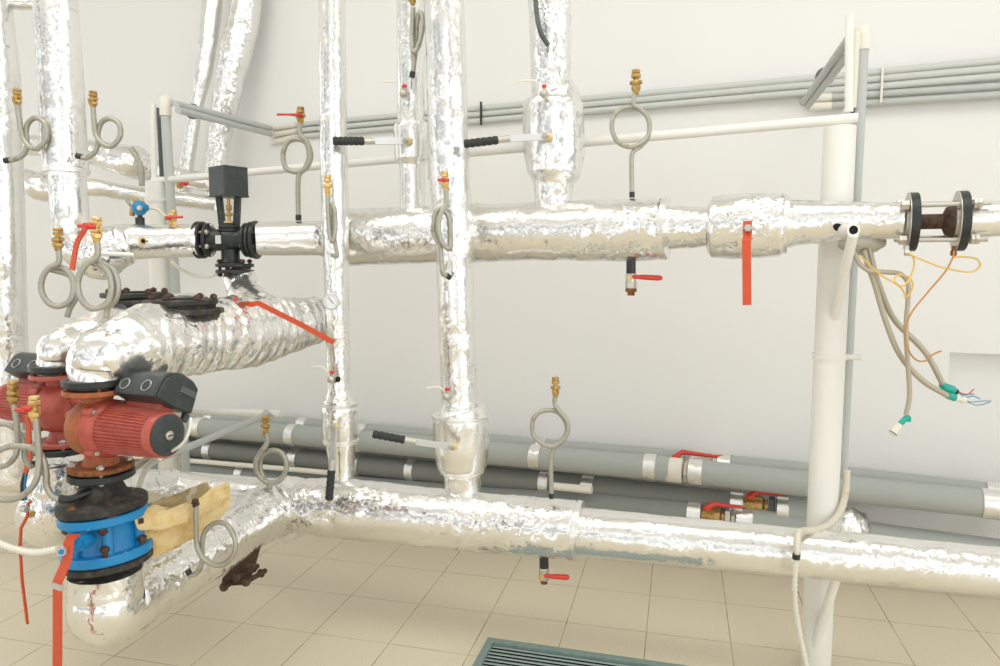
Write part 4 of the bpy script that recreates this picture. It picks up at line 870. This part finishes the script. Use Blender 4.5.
# flex at right post
o_ = hose('beige flexible conduit bending round the foot of the right post conduits', [(847, 470, 2.95), (846, 490, 2.93), (841, 510, 2.9), (830, 524, 2.86), (816, 530, 2.8), (803, 531, 2.72), (798, 534, 2.66), (797, 545, 2.63), (797, 556, 2.62)], 3.4, FLEXC, 0, .02, 'conduit', 'flexible_conduit')
hose('ribbed white hose hanging down in front of the low foil pipe at the right post', [(797.5, 530, 2.6), (797, 550, 2.59), (795, 575, 2.6), (795, 600, 2.62), (799, 630, 2.64), (812, 690, 2.66)], 3.2, CREAM, .4, .018)
o = M(); o.tube([P(796.5, 554, 2.59), P(796, 559, 2.59)], S(2.6, 4), 12); tag(o.build('tape_wrap', BLACK), 'black tape wrapped on the hanging ribbed hose', 'tape')
# hoses behind the near pump
hose('ribbed grey hose slanting behind the bottom of the near pump', [(165, 447, 2.7), (150, 457, 2.75), (132, 469, 2.8), (108, 486, 2.85)], 3.4, FLEXG, .25, .012)
hose('pale hose slanting behind the near pump beside the ribbed one', [(160, 458, 2.75), (148, 467, 2.8), (141, 480, 2.85), (136, 500, 2.9)], 3, CREAM, .12, .012)
hose('thin pale cable from the black box of the near pump down past its cap', [(191, 418, 2.38), (190, 428, 2.36), (184, 442, 2.36), (170, 452, 2.4), (150, 460, 2.6)], 1.5, CREAM, 0, .02, 'cable', 'cable')

GROUPS = {'gauge_siphon': 'gauge siphons on the foil pipes', 'insulated_pipe': 'foil wrapped pipes', 'lagged_pipe': 'grey lagged pipes along the wall', 'wall_conduit': 'conduits on the wall',
          'post_conduit': 'conduits down the posts', 'rack_post': 'white rack posts', 'valve_lever': 'valve levers', 'bleed_cock': 'small bleed cocks on the risers', 'drain_cock': 'drain cocks under the foil pipes',
          'ball_valve': 'small ball valves', 'circulation_pump': 'circulation pumps', 'flange_pair': 'flange pairs on the big pipes', 'pipe_bracket': 'tube brackets at the right post', 'flexible_conduit': 'hanging flexible conduits',
          'earth_wire': 'loose earth wires', 'flexible_hose': 'ribbed hoses', 'conduit_clip': 'conduit clips', 'upright_tube': 'upright tubes on the crossbar', 'earth_clip': 'earth clips under the black flanges'}
for ob in bpy.data.objects:
    k = ob.name.split('.')[0]
    if ob.parent is None and k in GROUPS and 'label' in ob.keys(): ob['group'] = GROUPS[k]
# ---------------------------------------------------------------- camera, light
cam = bpy.data.cameras.new('camera'); co = bpy.data.objects.new('camera', cam); COL.objects.link(co)
co.location = (0, 0, H); co.rotation_euler = (PI/2-PITCH, 0, 0); cam.sensor_width = 36; cam.lens = F*36/1000; cam.clip_start = .05
SC.camera = co
w = bpy.data.worlds.new('world'); SC.world = w; w.use_nodes = True; nt = w.node_tree; N = nt.nodes.new; L = nt.links.new
bg = nt.nodes['Background']; tc = N('ShaderNodeTexCoord'); nz = N('ShaderNodeTexNoise'); nz.inputs['Scale'].default_value = 3.4; nz.inputs['Detail'].default_value = 2
L(tc.outputs['Generated'], nz.inputs['Vector']); r = N('ShaderNodeValToRGB'); e = r.color_ramp.elements
e[0].position = .43; e[0].color = (.24, .25, .25, 1); e[1].position = .53; e[1].color = (1.22, 1.22, 1.19, 1)  # invented dark and bright patches, giving the foil contrast to reflect
L(nz.outputs['Fac'], r.inputs['Fac']); L(r.outputs['Color'], bg.inputs['Color']); bg.inputs['Strength'].default_value = 1.1
def area(name, loc, rot, sx, sy, pw, col):
    l = bpy.data.lights.new(name, 'AREA'); l.shape = 'RECTANGLE'; l.size = sx; l.size_y = sy; l.energy = pw; l.color = col
    o = bpy.data.objects.new(name, l); COL.objects.link(o); o.location = loc; o.rotation_euler = rot; return o
area('overhead_fill', (.8, 1.6, 4.9), (0, 0, 0), 3.5, 1.6, 36, (1, .98, .93))  # unseen overhead fill, added to brighten the room
area('overhead_fill', (-2.8, 2.2, 4.9), (0, 0, 0), 3.0, 1.6, 44, (1, .98, .93))  # second added overhead fill, unseen, over the left side
area('right_fill', (3.2, -1.6, 2.2), (math.radians(80), 0, math.radians(40)), 2.6, 1.8, 26, (1, 1, .98))  # unseen fill from behind right, added to lift the wall there
vs = SC.view_settings; SC.display_settings.display_device = 'sRGB'
vs.view_transform = 'Standard'; vs.look = 'None'; vs.gamma = 1; vs.use_curve_mapping = False; vs.exposure = .38
